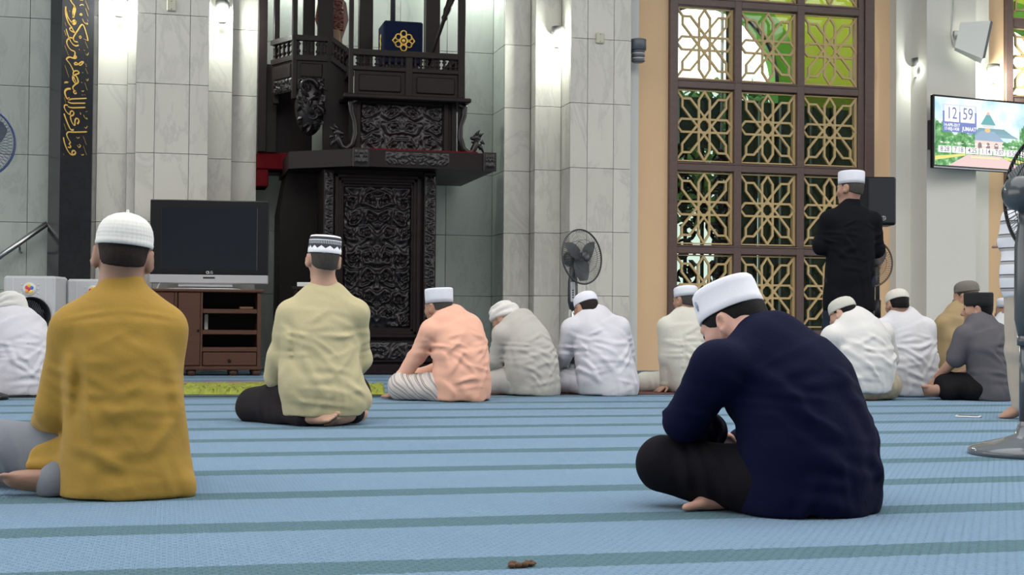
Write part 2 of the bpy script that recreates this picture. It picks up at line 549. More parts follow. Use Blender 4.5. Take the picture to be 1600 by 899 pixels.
def cap_mesh(kind, s):
    mb = MB(Matrix.Diagonal((s, s, s, 1)))
    prof = {
     'flat': [(.07, .012), (.092, .001), (.0965, 0), (.098, .003), (.0975, .022), (.0962, .024), (.0945, .07), (.0915, .086), (.085, .0935), (.07, .0965), (.04, .0985), (0, .099)],
     'dome': [(.07, .012), (.096, .001), (.100, .002), (.1015, .012), (.1000, .014), (.0995, .035), (.094, .058), (.083, .078), (.066, .093), (.042, .104), (.018, .1095), (.006, .111), (.0055, .1185), (.003, .1205), (0, .121)],
     'knit': [(.07, .012), (.094, .001), (.098, .002), (.099, .012), (.0975, .035), (.092, .055), (.08, .073), (.06, .086), (.035, .0935), (.012, .0965), (0, .097)],
     'tall': [(.07, .012), (.093, .001), (.0965, 0), (.0975, .03), (.0985, .085), (.0965, .097), (.09, .101), (.05, .0985), (0, .097)],
     'skull': [(.07, .012), (.092, .001), (.0965, .002), (.097, .01), (.0965, .04), (.090, .062), (.074, .08), (.05, .091), (.02, .096), (0, .097)],
     'pillbox': [(.07, .012), (.092, .001), (.0955, 0), (.0965, .03), (.096, .05), (.095, .062), (.088, .075), (.07, .083), (.04, .088), (0, .09)],
    }[kind]
    mb.lathe(prof, 56, .90, 1.09)
    return mb.mesh('cap')

def person(label, d, base, yaw, spine, head, arms, legs, mats, cap=None, sleeve=1.0, group=None,
           top='shirt', bottom='trousers', res=.011, bres=.009, hem=None, extra=(), extra_low=(), folds=(), seed=1,
           collar=.03, arm_r=(.075, .062, .052), leg_r=(.1, .082, .066), hands=(), feet=(), amp=.004, glasses=False,
           skirt=(), hairline=-.038, leg_skin=None, wrinkle=True, fall=None, nape=False, fold_k=1.0, hair_front=.032, hair_t=0.0):
    """every joint is (pixel x, pixel y, depth offset in metres from d)"""
    W = lambda q: at(q[0], q[1], d+(q[2] if len(q) > 2 else 0))
    ph = math.radians(yaw)
    fwd = VF*math.cos(ph)-VR*math.sin(ph); rgt = VR*math.cos(ph)+VF*math.sin(ph)
    b = W((*base, 0)); root = empty('person', (b.x, b.y, 0), label, 'person', group)
    sp = [(W(q[:3]), q[3], q[4]) for q in spine]
    nb = sp[-1][0]
    hx, hy, hd, hyaw, hp, hr = head[:6]; hs = head[6] if len(head) > 6 else .97
    a = math.radians(hyaw); f2 = VF*math.cos(a)-VR*math.sin(a); r2 = VR*math.cos(a)+VF*math.sin(a)
    HM = frame(W((hx, hy, hd)), r2, f2, Vector((0, 0, 1))) @ Matrix.Rotation(-math.radians(hp), 4, 'X') @ Matrix.Rotation(math.radians(hr), 4, 'Y')
    arms = [[W(q) for q in ar] for ar in arms]; legs = [[W(q) for q in lg] for lg in legs]
    pts = [p for p, _, _ in sp]+[p for ar in arms for p in ar]+[p for lg in legs for p in lg]
    hands = [(W(q), up, c, th) for q, up, c, th in hands]; feet = [(i, W(q), up, bg) for i, q, up, bg in feet]
    pts += [q[0] for q in hands]+[q[1] for q in feet]+[HM.translation]
    lo = Vector([min(p[i] for p in pts)-.24 for i in range(3)]); hi = Vector([max(p[i] for p in pts)+.24 for i in range(3)])
    lo.z = max(lo.z, -.03)
    ground = half((0, 0, -1), (0, 0, .003))
    # --- body (one continuous skin)
    L = head_prims(HM, hs, nb)
    for (p, w, t), (q, w2, t2) in zip(sp[:-1], sp[1:]):
        L.append(cone(p, q, w*.8, w2*.8, .05, (fwd, min(1, (t+t2)/(w+w2)))))
    up_c = sp[-2][0]
    for i, ar in enumerate(arms):
        L.append(cone(up_c, ar[0], .07, .055, .05))
        L.append(cone(ar[0], ar[1], .050, .041, .02)); L.append(cone(ar[1], ar[2], .043, .027, .015))
        h = hands[i] if i < len(hands) else (ar[2]+(ar[2]-ar[1]).normalized()*.15, (0, 0, 1), .7, 1 if i else -1)
        L += hand_prims(ar[2], h[0], h[1], 1.0, h[2], h[3])
    for i, lg in enumerate(legs):
        L.append(cone(lg[0], lg[1], .082, .056, .03)); L.append(cone(lg[1], lg[2], .056, .036, .02))
        ft = [q for q in feet if q[0] == i]
        if ft: L += foot_prims(lg[2], ft[0][1], ft[0][2], 1.0, ft[0][3])
        else: L += foot_prims(lg[2], lg[2]+fwd*.1-rgt*.12*(1 if i else -1), (0, 0, 1), 1.0)
    L.append(ground)
    bo = link_mesh('body', sdf_mesh('body', L, lo, hi, bres), mats['skin'], root)
    # --- eyes
    for sg in (-1, 1):
        e = MB(HM); e.sphere((sg*.032*hs, .0795*hs, .006*hs), .0125*hs, 10, 8)
        e.build('eye', MAT['eye'], root)
    # --- hair
    Pm = lambda x, y, z: tuple(HM @ Vector((x*hs, y*hs, z*hs)))
    Rm = HM.to_3x3(); ax = [list(Rm.col[i]) for i in range(3)]
    if mats.get('hair'):
        hl = [ell(Pm(0, -.012, .03), (.0795*hs+hair_t, .1015*hs+hair_t, .095*hs+hair_t), ax, .02), ell(Pm(0, -.050, -.025), (.058*hs+hair_t, .052*hs+hair_t*2, .058*hs+hair_t*2), ax, .03)]
        n1 = Rm @ Vector((0, .8, -.6)); hl.append(half(n1, Pm(0, hair_front, .02)))
        n2 = Rm @ Vector((0, .25, -1)); hl.append(half(n2, Pm(0, -.08, hairline)))
        if cap and cap[0] != 'turban': hl.append(half(Rm @ Vector((0, 0, 1)), Pm(0, 0, .050)))
        hc = HM.translation
        hm = sdf_mesh('hair', hl, hc-Vector((.14, .14, .14)), hc+Vector((.14, .14, .14)), .006, make_disp(seed+3, .0009, (), 40))
        link_mesh('hair', hm, mats['hair'], root)
    # --- cap
    if cap:
        kind = cap[0]
        if kind == 'turban':
            tl = [ell(Pm(0, -.012, .055), (.088*hs, .108*hs, .085*hs), ax, .02)]
            for j, (tz, rx, ry, rr) in enumerate(((.035, .12, .0, .02), (.055, -.22, .1, .022), (.078, .16, -.16, .022), (.100, -.1, .2, .02))):
                T = HM @ Matrix.Translation((0, -.01*hs, tz*hs)) @ Matrix.Rotation(rx, 4, 'X') @ Matrix.Rotation(ry, 4, 'Y')
                tl.append(torus(T, (.084-.010*max(0, j-1))*hs, rr*hs, .96, 1.14, .006))
            if fall: 
                q0 = Pm(*fall[0]); q1 = Pm(*fall[1]); tl.append(cone(q0, q1, .045, .055, .03, (fwd, .55)))
            hc = HM.translation
            tm = sdf_mesh('turban', tl, hc-Vector((.19, .19, .22)), hc+Vector((.19, .19, .22)), .008, make_disp(seed+9, .0015, (), 26))
            link_mesh('turban', tm, cap[1], root)
        else:
            cz = cap[2] if len(cap) > 2 else .036
            tilt = cap[3] if len(cap) > 3 else 0.0
            CM = HM @ Matrix.Translation((0, -.010*hs, cz*hs)) @ Matrix.Rotation(tilt, 4, 'X')
            co = link_mesh('cap', cap_mesh(kind, hs), cap[1], root, CM)
            if len(cap) > 4:      # small emblem badge on the side of the cap
                bm = MB()
                for dx, dz, rr in ((0, 0, .011), (0, .008, .008), (0, -.010, .006)):
                    bm.sphere((dx, 0, dz), (rr, .0025, rr), 10, 6)
                ang = cap[4]
                BM = CM @ Matrix.Rotation(ang, 4, 'Z') @ Matrix.Translation((0, .104*hs*(1-.12*abs(math.sin(ang))), .05*hs))
                bo2 = bm.build('badge', MAT['badge'], co, BM)
    if glasses:
        g = MB(HM)
        for sg in (-1, 1):
            ring = [(sg*.034*hs+.023*math.cos(q)*hs, .1*hs, .004*hs+.019*math.sin(q)*hs) for q in [2*math.pi*i/16 for i in range(17)]]
            g.tube(ring, .0024, 6, False)
            g.tube([(sg*.056*hs, .1*hs, .01*hs), (sg*.083*hs, .06*hs, .012*hs), (sg*.09*hs, -.01*hs, .016*hs)], .0022, 6)
        g.tube([(-.011*hs, .1*hs, .008*hs), (.011*hs, .1*hs, .008*hs)], .002, 6)
        g.build('glasses', MAT['black_plastic'], root)
    # --- upper garment
    L = []
    g = list(sp); g[-1] = (sp[-2][0].lerp(sp[-1][0], .62), sp[-1][1]*.88, sp[-1][2]*.88)
    for (p, w, t), (q, w2, t2) in zip(g[:-1], g[1:]):
        L.append(cone(p, q, w, w2, .045, (fwd, min(1, (t+t2)/(w+w2)))))
    for p, q, w, w2, sr in skirt:
        L.append(cone(W(p), W(q), w, w2, .05, (fwd, sr)))
    auto = []
    for ar in arms:
        L.append(cone(up_c, ar[0], .095, arm_r[0], .05))
        if sleeve >= 1:
            L.append(cone(ar[0], ar[1], arm_r[0], arm_r[1], .028))
            e = ar[1].lerp(ar[2], min(1, sleeve-.02)); L.append(cone(ar[1], e, arm_r[1], arm_r[2], .022))
            L.append(torus(aim(e, e-ar[1]), arm_r[2]*.86, .012, 1, 1, .006))
        else:
            e = ar[0].lerp(ar[1], sleeve); L.append(cone(ar[0], e, arm_r[0], arm_r[1], .028))
        dv = (ar[1]-ar[0])
        inn = (up_c-ar[0]).normalized()
        rs = random.Random(seed+len(auto))
        for q in range(4):                      # pull folds fanning out of the armpit
            s0 = ar[0]+dv*(.30+.10*q)+inn*.03
            auto.append((s0, s0+inn*rs.uniform(.12, .22)+Vector((0, 0, rs.uniform(.02, .10)-.09*q)), rs.uniform(.010, .016), rs.uniform(.005, .009), fwd, up_c))
        if sleeve >= 1:
            for q in range(4):
                c0 = ar[0].lerp(ar[1], .45+.16*q); sd = dv.normalized().cross(fwd).normalized()
                auto.append((c0+sd*.07, c0-sd*.07+Vector((0, 0, rs.uniform(-.03, .06))), rs.uniform(.009, .014), .006, fwd, c0+fwd*.1))
    wa = sp[1][0]; pe = sp[0][0]
    rs = random.Random(seed)
    for q in range(9):                          # swags across the small of the back
        sg = (-1, 1)[q % 2]; z = rs.uniform(-.16, .16)
        s0 = wa+rgt*sg*sp[1][1]*rs.uniform(.75, 1.0)+Vector((0, 0, z))
        auto.append((s0, s0-rgt*sg*rs.uniform(.14, .30)+Vector((0, 0, rs.uniform(-.10, .07))), rs.uniform(.011, .019), rs.uniform(.004, .0075), fwd, wa+fwd*.02))
    for q in range(6):                          # folds falling into the hem
        s0 = pe+rgt*rs.uniform(-.9, .9)*sp[0][1]
        auto.append((s0+Vector((0, 0, rs.uniform(.0, .08))), s0+rgt*rs.uniform(-.06, .06)+Vector((0, 0, -.12)), rs.uniform(.012, .02), rs.uniform(.004, .007), fwd, pe+fwd*.02))
    if collar:
        ndir = (HM @ Vector((0, -.028*hs, -.045*hs))-nb).normalized()
        L.append(cone(nb-ndir*.02, nb+ndir*collar, .078, .066, .02))
    for e in extra: L.append(e(W, fwd, rgt))
    if hem is not None:
        for hn, hpnt in hem: L.append(half(hn(fwd, rgt), W(hpnt)))
    L.append(ground)
    fl = [(*q[:3], q[3]*fold_k, *q[4:]) for q in auto]
    fl += [(W(p), W(q), w, h*.8, fwd, W(p)+fwd*.30) for p, q, w, h in folds]
    link_mesh(top, sdf_mesh(top, L, lo, hi, res, make_disp(seed, amp, fl)), mats['top'], root)
    # --- lower garment
    if bottom:
        L = []
        pz = sp[0]
        for lg in legs:
            L.append(cone(lg[0], lg[1], leg_r[0], leg_r[1], .03)); L.append(cone(lg[1], lg[2], leg_r[1]*.95, leg_r[2], .03))
            L.append(cone(pz[0], lg[0], .11, leg_r[0], .04))
            m0 = lg[0].lerp(lg[1], .8)
            for q in range(3): fl.append((lg[1].lerp(lg[0], .1+.15*q)+Vector((0, 0, .09)), lg[1].lerp(lg[0], .2+.2*q)+Vector((0, 0, -.09)), .014, .006, VF, lg[1]+VF*.2))
        for e in extra_low: L.append(e(W, fwd, rgt))
        L.append(ground)
        link_mesh(bottom, sdf_mesh(bottom, L, lo, hi, res, make_disp(seed+50, amp*.9, fl)), mats['bottom'], root)
    return root

def crossed(px, py, yaw, S, knee=.30, fw=.22, rise=0):
    """hidden crossed legs given as pixels around a pelvis"""
    out = []
    c, s_ = math.cos(math.radians(yaw)), math.sin(math.radians(yaw))
    for sg in (-1, 1):
        def P(lat, f, dz): return (px+(lat*c-f*s_)*S, py-dz*S, lat*s_+f*c)
        out.append([P(sg*.09, .03, .0), P(sg*knee, fw+.08, .0), P(-sg*.06, fw+.10, -.03)])
    return out
def people():
    sk1 = skin_mat('skin_brown', (.34, .19, .13)); sk2 = skin_mat('skin_tan', (.46, .27, .19)); sk3 = skin_mat('skin_rosy', (.50, .28, .22))
    black_hair = plain('black_hair', (.007, .0065, .0075), .6, 0, .3, 60, .5, 300, .12)
    grey_hair = plain('greying_hair', (.055, .05, .046), .7, 0, .5, 90, .5, 320, .1)
    brown_hair = plain('short_dark_hair', (.024, .018, .016), .7, 0, .5, 90, .5, 320, .1)
    white_cap = plain('white_cap_felt', (.64, .65, .72), .8, 0, .03, 30, .15, 260)
    white_knit = knit('white_ribbed_knit', (.68, .68, .66), 46)
    grey_knit = knit('pale_grey_knit', (.50, .49, .44), 60)
    cream_knit = knit('pale_cream_crochet', (.55, .53, .48), 30)
    turban_white = cloth('white_turban_cloth', (.66, .64, .61))
    black_velvet = plain('black_velvet', (.008, .008, .009), .95, 0, .2, 30, .2, 300)
    grey_felt = knit('grey_brown_felt', (.16, .145, .125), 80)
    # --- man in mustard tunic
    person('man in a mustard yellow tunic and white ribbed cap sitting cross-legged', 4.34, (192, 740), 18,
        [(198, 722, 0, .178, .135), (196, 655, .0, .166, .125), (192, 575, .02, .166, .12), (190, 514, .05, .150, .10), (190, 462, .07, .080, .07)],
        (192, 404, .08, 16, 2, 5, .98),
        [[(116, 516, .02), (90, 640, .04), (72, 672, .26)], [(254, 516, .08), (252, 640, .10), (215, 690, .36)]],
        [[(150, 722, .05), (-48, 696, .26), (20, 728, .52)], [(235, 730, .08), (250, 700, .45), (92, 757, -.02)]],
        dict(skin=sk1, hair=brown_hair, top=cloth('mustard_cotton', (.365, .222, .042)), bottom=cloth('slate_grey_twill', (.175, .19, .22))),
        ('dome', white_knit, .036), top='tunic', res=.0075, bres=.0062, collar=.03, fold_k=.28, hairline=-.03, seed=6, amp=.0020, arm_r=(.072, .066, .056),
        leg_r=(.105, .092, .066),
        feet=[(1, (-20, 762, -.06), (.2, -.35, -1), -1)],
        skirt=[((196, 722, 0), (200, 762, -.01), .18, .20, .75)],
        extra=[lambda W, f, r: cone(W((285, 762, -.02)), W((225, 764, -.05)), .03, .035, .04),
               lambda W, f, r: cone(W((122, 706, .0)), W((66, 716, .03)), .060, .040, .03, (VF, .6)),
               lambda W, f, r: cone(W((118, 726, -.03)), W((46, 728, .0)), .022, .012, .03)],
        folds=[((97, 500, 0), (190, 486, 0), .006, .004), ((190, 486, 0), (283, 500, 0), .006, .004),
               ((116, 545, 0), (120, 650, 0), .016, -.020), ((122, 600, 0), (150, 720, 0), .02, .014), ((262, 560, 0), (285, 690, 0), .022, .010),
               ((110, 690, 0), (200, 735, 0), .018, .010), ((130, 655, 0), (220, 640, 0), .022, .006), ((130, 735, 0), (240, 690, 0), .025, .008),
               ((278, 640, 0), (215, 715, 0), .018, .009)])
    # --- man in navy
    person('man in a dark navy shirt and white cap sitting cross-legged with his head bowed', 4.12, (1250, 760), 40,
        [(1264, 742, 0, .215, .165), (1260, 690, .0, .215, .16), (1246, 628, .02, .205, .145), (1208, 578, .05, .176, .115), (1176, 528, .08, .085, .08)],
        (1147, 511, .12, 54, 28, 4, 1.0),
        [[(1124, 574, -.07), (1072, 658, .0), (1108, 676, .24)], [(1276, 580, .16), (1258, 680, .36), (1160, 695, .34)]],
        [[(1195, 752, -.04), (1037, 725, .06), (1122, 768, .09)], [(1290, 752, .1), (1240, 715, .46), (1158, 770, .02)]],
        dict(skin=sk3, hair=black_hair, top=cloth('navy_cotton', (.0042, .0054, .024)), bottom=cloth('black_trouser_cloth', (.009, .008, .011))),
        ('flat', white_cap, .040, 0.06, .75), top='shirt', res=.0075, bres=.0062, collar=.035, fold_k=.6, hair_front=.06, hair_t=.0025, seed=11, amp=.0026, arm_r=(.078, .062, .056),
        leg_r=(.11, .076, .066), hairline=-.085,
        hands=[((1150, 690, .36), (0, 0, 1), .8, -1), ((1128, 700, .36), (0, 0, 1), .8, 1)],
        feet=[(1, (1058, 786, -.02), (.1, .5, 1), -1), (0, (1215, 775, .22), (0, 0, 1), 1)],
        skirt=[((1264, 742, 0), (1260, 772, .0), .225, .235, .8)],
        extra=[lambda W, f, r: cone(W((1250, 782, -.1)), W((1340, 768, -.02)), .035, .05, .05)],
        folds=[((1110, 570, 0), (1165, 660, 0), .02, .014), ((1125, 630, 0), (1230, 690, 0), .022, .010), ((1140, 705, 0), (1250, 735, 0), .022, .011),
               ((1180, 660, 0), (1180, 790, 0), .03, .010), ((1250, 570, 0), (1340, 690, 0), .03, .008), ((1300, 700, 0), (1360, 760, 0), .025, .012)])
    # --- man in khaki tunic
    person('man in a pale khaki tunic and patterned black and white cap kneeling on his heels', 7.25, (500, 640), 28,
        [(503, 612, 0, .205, .165), (501, 572, .0, .195, .145), (501, 530, .02, .195, .13), (504, 488, .05, .168, .10), (507, 450, .06, .075, .065)],
        (505, 408, .06, 22, -6, 4, .97),
        [[(457, 492, .0), (440, 552, .04), (431, 592, .10)], [(554, 493, .09), (560, 560, .16), (535, 590, .34)]],
        [[(470, 620, .06), (399, 634, .22), (474, 654, -.09)], [(545, 618, .12), (480, 632, .56), (554, 644, .02)]],
        dict(skin=sk2, hair=grey_hair, top=cloth('khaki_cotton', (.47, .415, .25)), bottom=cloth('charcoal_trouser_cloth', (.022, .019, .021))),
        ('flat', PATTERN_CAP(), .040, -.10), top='tunic', res=.0095, bres=.0062, collar=0, seed=21, amp=.004, arm_r=(.078, .068, .064), leg_r=(.105, .096, .060), nape=True,
        hands=[((440, 606, .16), (0, -1, .4), .5, 1), ((505, 600, .38), (0, 0, 1), .6, 1)],
        hem=[(lambda f, r: (0, 0, -1), (505, 652, -.1))], fold_k=.7, extra=[lambda W, f, r: cone(W((540, 630, -.02)), W((560, 628, .06)), .085, .075, .05)], feet=[(0, (548, 661, -.17), (.1, .6, -.8), 1), (1, (500, 655, -.15), (-.2, .5, .9), 1)],
        skirt=[((503, 612, 0), (505, 638, .0), .215, .205, .8)],
        folds=[((448, 500, -.06), (452, 580, -.08), .016, -.014), ((455, 540, -.12), (500, 620, -.16), .02, .010), ((570, 530, -.03), (560, 600, -.08), .02, .011),
               ((440, 625, -.1), (560, 640, -.12), .012, .009), ((445, 612, -.1), (470, 640, -.14), .016, .010), ((540, 600, -.1), (576, 622, -.02), .016, .012), ((470, 600, -.16), (540, 590, -.16), .02, .006)])
    # --- man in peach shirt
    person('man in a peach shirt and checked sarong sitting cross-legged before the carved pulpit', 9.45, (715, 610), 42,
        [(722, 596, 0, .195, .16), (722, 570, 0, .19, .155), (716, 540, .02, .195, .145), (704, 514, .05, .172, .115), (695, 496, .07, .072, .065)],
        (685, 482, .07, 48, 4, 0, .98),
        [[(671, 519, -.05), (650, 558, .0), (630, 588, .06)], [(735, 512, .14), (725, 562, .3), (655, 588, .3)]],
        [[(700, 608, -.04), (627, 604, .02), (688, 612, .16)], [(738, 605, .1), (690, 602, .42), (640, 614, .15)]],
        dict(skin=sk1, hair=grey_hair, top=cloth('peach_cotton', (.76, .42, .31)), bottom=SARONG()),
        ('tall', white_cap, .036), top='shirt', bottom='sarong', collar=.04, seed=31, amp=.005, arm_r=(.072, .06, .054), leg_r=(.105, .095, .085), bres=.0085,
        skirt=[((722, 596, 0), (722, 612, .0), .205, .21, .8)],
        folds=[((678, 540, -.12), (690, 575, -.14), .012, .012), ((683, 560, -.14), (740, 520, -.16), .014, .010), ((690, 590, -.15), (735, 545, -.18), .014, .012), ((700, 600, -.16), (750, 590, -.16), .014, .012), ((672, 590, -.1), (690, 620, -.1), .014, .012)])
    # --- man in grey robe
    person('man in a light grey robe and white turban bent forward beside the man in peach', 10.25, (825, 605), 48,
        [(832, 592, 0, .2, .165), (832, 568, 0, .2, .16), (826, 542, .02, .195, .15), (811, 518, .05, .168, .115), (800, 507, .07, .07, .06)],
        (788, 500, .07, 58, 24, 0, .95),
        [[(785, 524, -.05), (774, 562, .02), (776, 578, .2)], [(835, 518, .14), (835, 565, .3), (795, 577, .34)]],
        [[(810, 600, -.04), (780, 598, .02), (832, 606, .14)], [(845, 600, .1), (800, 596, .4), (790, 606, .2)]],
        dict(skin=sk1, hair=black_hair, top=cloth('light_grey_cotton', (.45, .43, .40)), bottom=cloth('light_grey_robe', (.45, .43, .40))),
        ('turban', turban_white), top='robe', bottom='robe_skirt', seed=41, amp=.005, fall=((.02, -.10, .03), (.05, -.10, -.12)), arm_r=(.072, .06, .058), leg_r=(.105, .1, .09), bres=.0095,
        skirt=[((832, 592, 0), (833, 606, .0), .21, .22, .8)],
        folds=[((795, 545, -.12), (850, 565, -.18), .013, .010), ((798, 570, -.14), (850, 590, -.18), .013, .011), ((800, 580, -.1), (840, 610, -.15), .013, .012)])
    # --- man in white with glasses
    person('man in a white robe, white skullcap and glasses sitting before the standing fan', 10.35, (940, 605), 30,
        [(949, 594, 0, .215, .17), (945, 566, 0, .215, .165), (937, 536, .02, .205, .15), (930, 514, .04, .178, .115), (921, 500, .05, .072, .066)],
        (916, 483, .06, 36, 16, 0, .96),
        [[(894, 514, -.02), (883, 553, .02), (877, 570, .16)], [(968, 512, .1), (980, 560, .2), (930, 577, .32)]],
        [[(922, 600, -.02), (888, 597, .1), (925, 606, .25)], [(962, 600, .1), (945, 596, .45), (900, 605, .25)]],
        dict(skin=sk1, hair=brown_hair, top=cloth('white_cotton_robe', (.60, .59, .64)), bottom=cloth('white_robe_skirt', (.62, .61, .66))),
        ('skull', white_cap, .034, -.12), top='robe', bottom='robe_skirt', seed=51, amp=.005, glasses=True, collar=.025, leg_r=(.1, .098, .085), bres=.0095,
        skirt=[((949, 594, 0), (951, 606, .0), .225, .23, .8)],
        folds=[((900, 530, -.1), (915, 560, -.14), .012, .012), ((903, 555, -.12), (925, 590, -.15), .013, .013), ((890, 570, -.08), (930, 600, -.13), .014, .012)])
    # --- man in cream leaning on one hand
    person('man in a cream tunic and white cap leaning on one straight arm', 10.75, (1075, 605), 25,
        [(1080, 590, 0, .19, .155), (1078, 562, 0, .185, .145), (1076, 535, .01, .18, .13), (1074, 509, .03, .165, .105), (1073, 494, .04, .07, .065)],
        (1071, 471, .05, 38, 4, 0, .97),
        [[(1043, 512, -.01), (1042, 558, -.01), (1043, 600, .0)], [(1104, 512, .1), (1110, 560, .18), (1090, 585, .3)]],
        [[(1058, 600, .05), (1008, 599, .15), (1035, 606, .42)], [(1098, 600, .1), (1090, 597, .45), (1040, 606, .35)]],
        dict(skin=sk1, hair=grey_hair, top=cloth('cream_cotton', (.59, .57, .505)), bottom=cloth('cream_trouser_cloth', (.62, .60, .53))),
        ('pillbox', white_cap, .036, -.05, .8), top='tunic', seed=61, amp=.004, bres=.0065, hands=[((1028, 611, -.04), (0, 0, 1), .1, -1)], collar=.02,
        folds=[((1062, 515, -.08), (1062, 590, -.12), .012, -.012), ((1062, 545, -.12), (1095, 590, -.14), .013, .010)])
    # --- standing man in black
    person('man in a long black robe and white cap standing before the lattice window', 11.1, (1328, 610), 22,
        [(1328, 425, 0, .20, .14), (1328, 392, 0, .195, .13), (1328, 367, 0, .20, .125), (1330, 346, .01, .17, .1), (1330, 324, .02, .068, .062)],
        (1328, 297, .03, 46, 0, 4, 1.02),
        [[(1297, 345, -.04), (1284, 384, -.02), (1302, 386, .24)], [(1362, 346, .07), (1368, 390, .1), (1325, 388, .3)]],
        [[(1312, 435, -.03), (1305, 514, .0), (1303, 600, .0)], [(1344, 435, .03), (1346, 514, .05), (1347, 600, .05)]],
        dict(skin=sk1, hair=grey_hair, top=cloth('black_robe_cloth', (.006, .0065, .009)), bottom=cloth('dark_blue_trouser', (.022, .028, .045))),
        ('tall', white_cap, .042, -.03), top='robe', seed=71, amp=.003, arm_r=(.08, .075, .07), collar=.03, res=.010, leg_r=(.105, .1, .085), bres=.0085,
        feet=[(0, (1293, 612, .1), (0, 0, 1), 1), (1, (1340, 612, .15), (0, 0, 1), -1)],
        skirt=[((1328, 425, 0), (1327, 478, 0), .195, .22, .7)],
        hem=[(lambda f, r: (0, 0, -1), (1328, 486, 0))],
        folds=[((1300, 430, -.12), (1296, 480, -.12), .02, .010), ((1345, 420, -.12), (1350, 480, -.1), .02, .010), ((1300, 385, -.12), (1325, 410, -.14), .015, .010)])
    # --- white T-shirt
    person('broad man in a white T-shirt, grey knit cap and glasses sitting with his back turned', 9.95, (1350, 610), 34,
        [(1353, 597, 0, .215, .175), (1352, 570, 0, .225, .175), (1347, 542, .02, .225, .16), (1337, 520, .05, .188, .125), (1328, 508, .06, .078, .07)],
        (1317, 492, .06, 48, 18, 0, .97),
        [[(1303, 527, -.05), (1295, 572, .02), (1302, 590, .2)], [(1378, 522, .15), (1388, 568, .24), (1340, 590, .36)]],
        [[(1335, 605, 0), (1290, 603, .12), (1330, 613, .3)], [(1372, 605, .1), (1372, 603, .46), (1320, 612, .3)]],
        dict(skin=sk2, hair=black_hair, top=cloth('white_jersey', (.61, .60, .59)), bottom=cloth('beige_trouser_cloth', (.36, .31, .22))),
        ('knit', grey_knit, .030, -.10), top='shirt', seed=81, amp=.004, glasses=True, collar=.012, sleeve=.85, arm_r=(.085, .08, .06), leg_r=(.115, .1, .07), bres=.0095,
        hem=[(lambda f, r: (0, 0, -1), (1350, 612, 0))],
        extra_low=[lambda W, f, r: cone(W((1338, 606, -.05)), W((1385, 604, .05)), .12, .11, .05)],
        folds=[((1310, 540, -.14), (1380, 600, -.18), .014, .010), ((1320, 530, -.15), (1395, 575, -.1), .014, .010), ((1305, 570, -.14), (1350, 605, -.18), .014, .012), ((1345, 520, -.12), (1385, 545, -.06), .014, .009)])
    # --- white shirt, crochet cap
    person('man in a white shirt and crochet cap, right of the man in a T-shirt', 10.5, (1420, 605), 18,
        [(1422, 592, 0, .2, .16), (1421, 565, 0, .2, .155), (1418, 536, .02, .19, .14), (1412, 514, .04, .168, .11), (1406, 500, .05, .072, .066)],
        (1402, 477, .05, 14, 12, 0, .96),
        [[(1378, 515, 0), (1372, 562, .05), (1385, 580, .2)], [(1445, 513, .06), (1455, 562, .12), (1430, 580, .3)]],
        crossed(1422, 592, 18, 210, .24, .10),
        dict(skin=sk1, hair=black_hair, top=cloth('white_shirt_cotton', (.60, .60, .63)), bottom=cloth('white_sarong_cloth', (.6, .6, .63))),
        ('knit', cream_knit, .026, -.14), top='shirt', seed=91, amp=.004, bres=.0095,
        skirt=[((1422, 592, 0), (1424, 605, .0), .21, .215, .8)],
        folds=[((1400, 540, -.14), (1450, 570, -.14), .014, .009), ((1395, 570, -.14), (1450, 600, -.14), .014, .009)])
    # --- tan robe
    person('man in a tan robe and grey-brown cap half hidden behind the black-capped man', 11.25, (1498, 600), 35,
        [(1499, 590, 0, .19, .155), (1498, 560, 0, .185, .145), (1497, 530, .0, .18, .13), (1499, 502, .02, .165, .105), (1503, 485, .03, .07, .065)],
        (1509, 466, .04, 44, 0, 0, .97),
        [[(1474, 510, -.03), (1470, 555, .0), (1490, 580, .2)], [(1525, 508, .08), (1535, 555, .15), (1510, 580, .3)]],
        crossed(1499, 592, 35, 196, .24, .12),
        dict(skin=sk1, hair=grey_hair, top=cloth('tan_cotton', (.34, .25, .135)), bottom=cloth('tan_robe_skirt', (.32, .235, .13))),
        ('skull', grey_felt, .048, -.12), top='robe', bottom='robe_skirt', seed=101, amp=.005, bres=.0095,
        folds=[((1475, 525, -.1), (1495, 570, -.14), .012, .011)])
    # --- grey shirt, songkok
    person('man in a grey short-sleeved shirt and black velvet cap sitting sideways', 10.05, (1545, 612), 56,
        [(1549, 599, 0, .185, .155), (1546, 571, 0, .185, .15), (1540, 543, .0, .185, .14), (1533, 519, .02, .165, .11), (1528, 505, .03, .066, .06)],
        (1527, 485, .03, 62, 0, 0, .96),
        [[(1507, 526, -.06), (1492, 563, -.04), (1466, 588, .03)], [(1556, 520, .14), (1535, 570, .28), (1490, 590, .3)]],
        [[(1530, 606, -.05), (1478, 602, .02), (1515, 612, .18)], [(1562, 604, .1), (1505, 601, .4), (1482, 611, -.03)]],
        dict(skin=sk1, hair=black_hair, top=cloth('dark_grey_cotton', (.105, .10, .112)), bottom=cloth('black_sarong_cloth', (.011, .010, .012))),
        ('tall', black_velvet, .030, -.02), top='shirt', seed=111, amp=.004, sleeve=.92, arm_r=(.072, .066, .05), collar=.03, leg_r=(.1, .085, .075), bres=.0062,
        hands=[((1452, 604, .06), (.3, -.5, 1), .7, -1), ((1470, 600, .3), (0, 0, 1), .6, 1)],
        feet=[(1, (1436, 613, -.07), (.1, -1, -.3), 1)],
        skirt=[((1549, 599, 0), (1551, 612, .0), .19, .195, .8)],
        folds=[((1513, 545, -.12), (1560, 570, -.15), .013, .010), ((1515, 580, -.12), (1570, 590, -.14), .013, .010)])
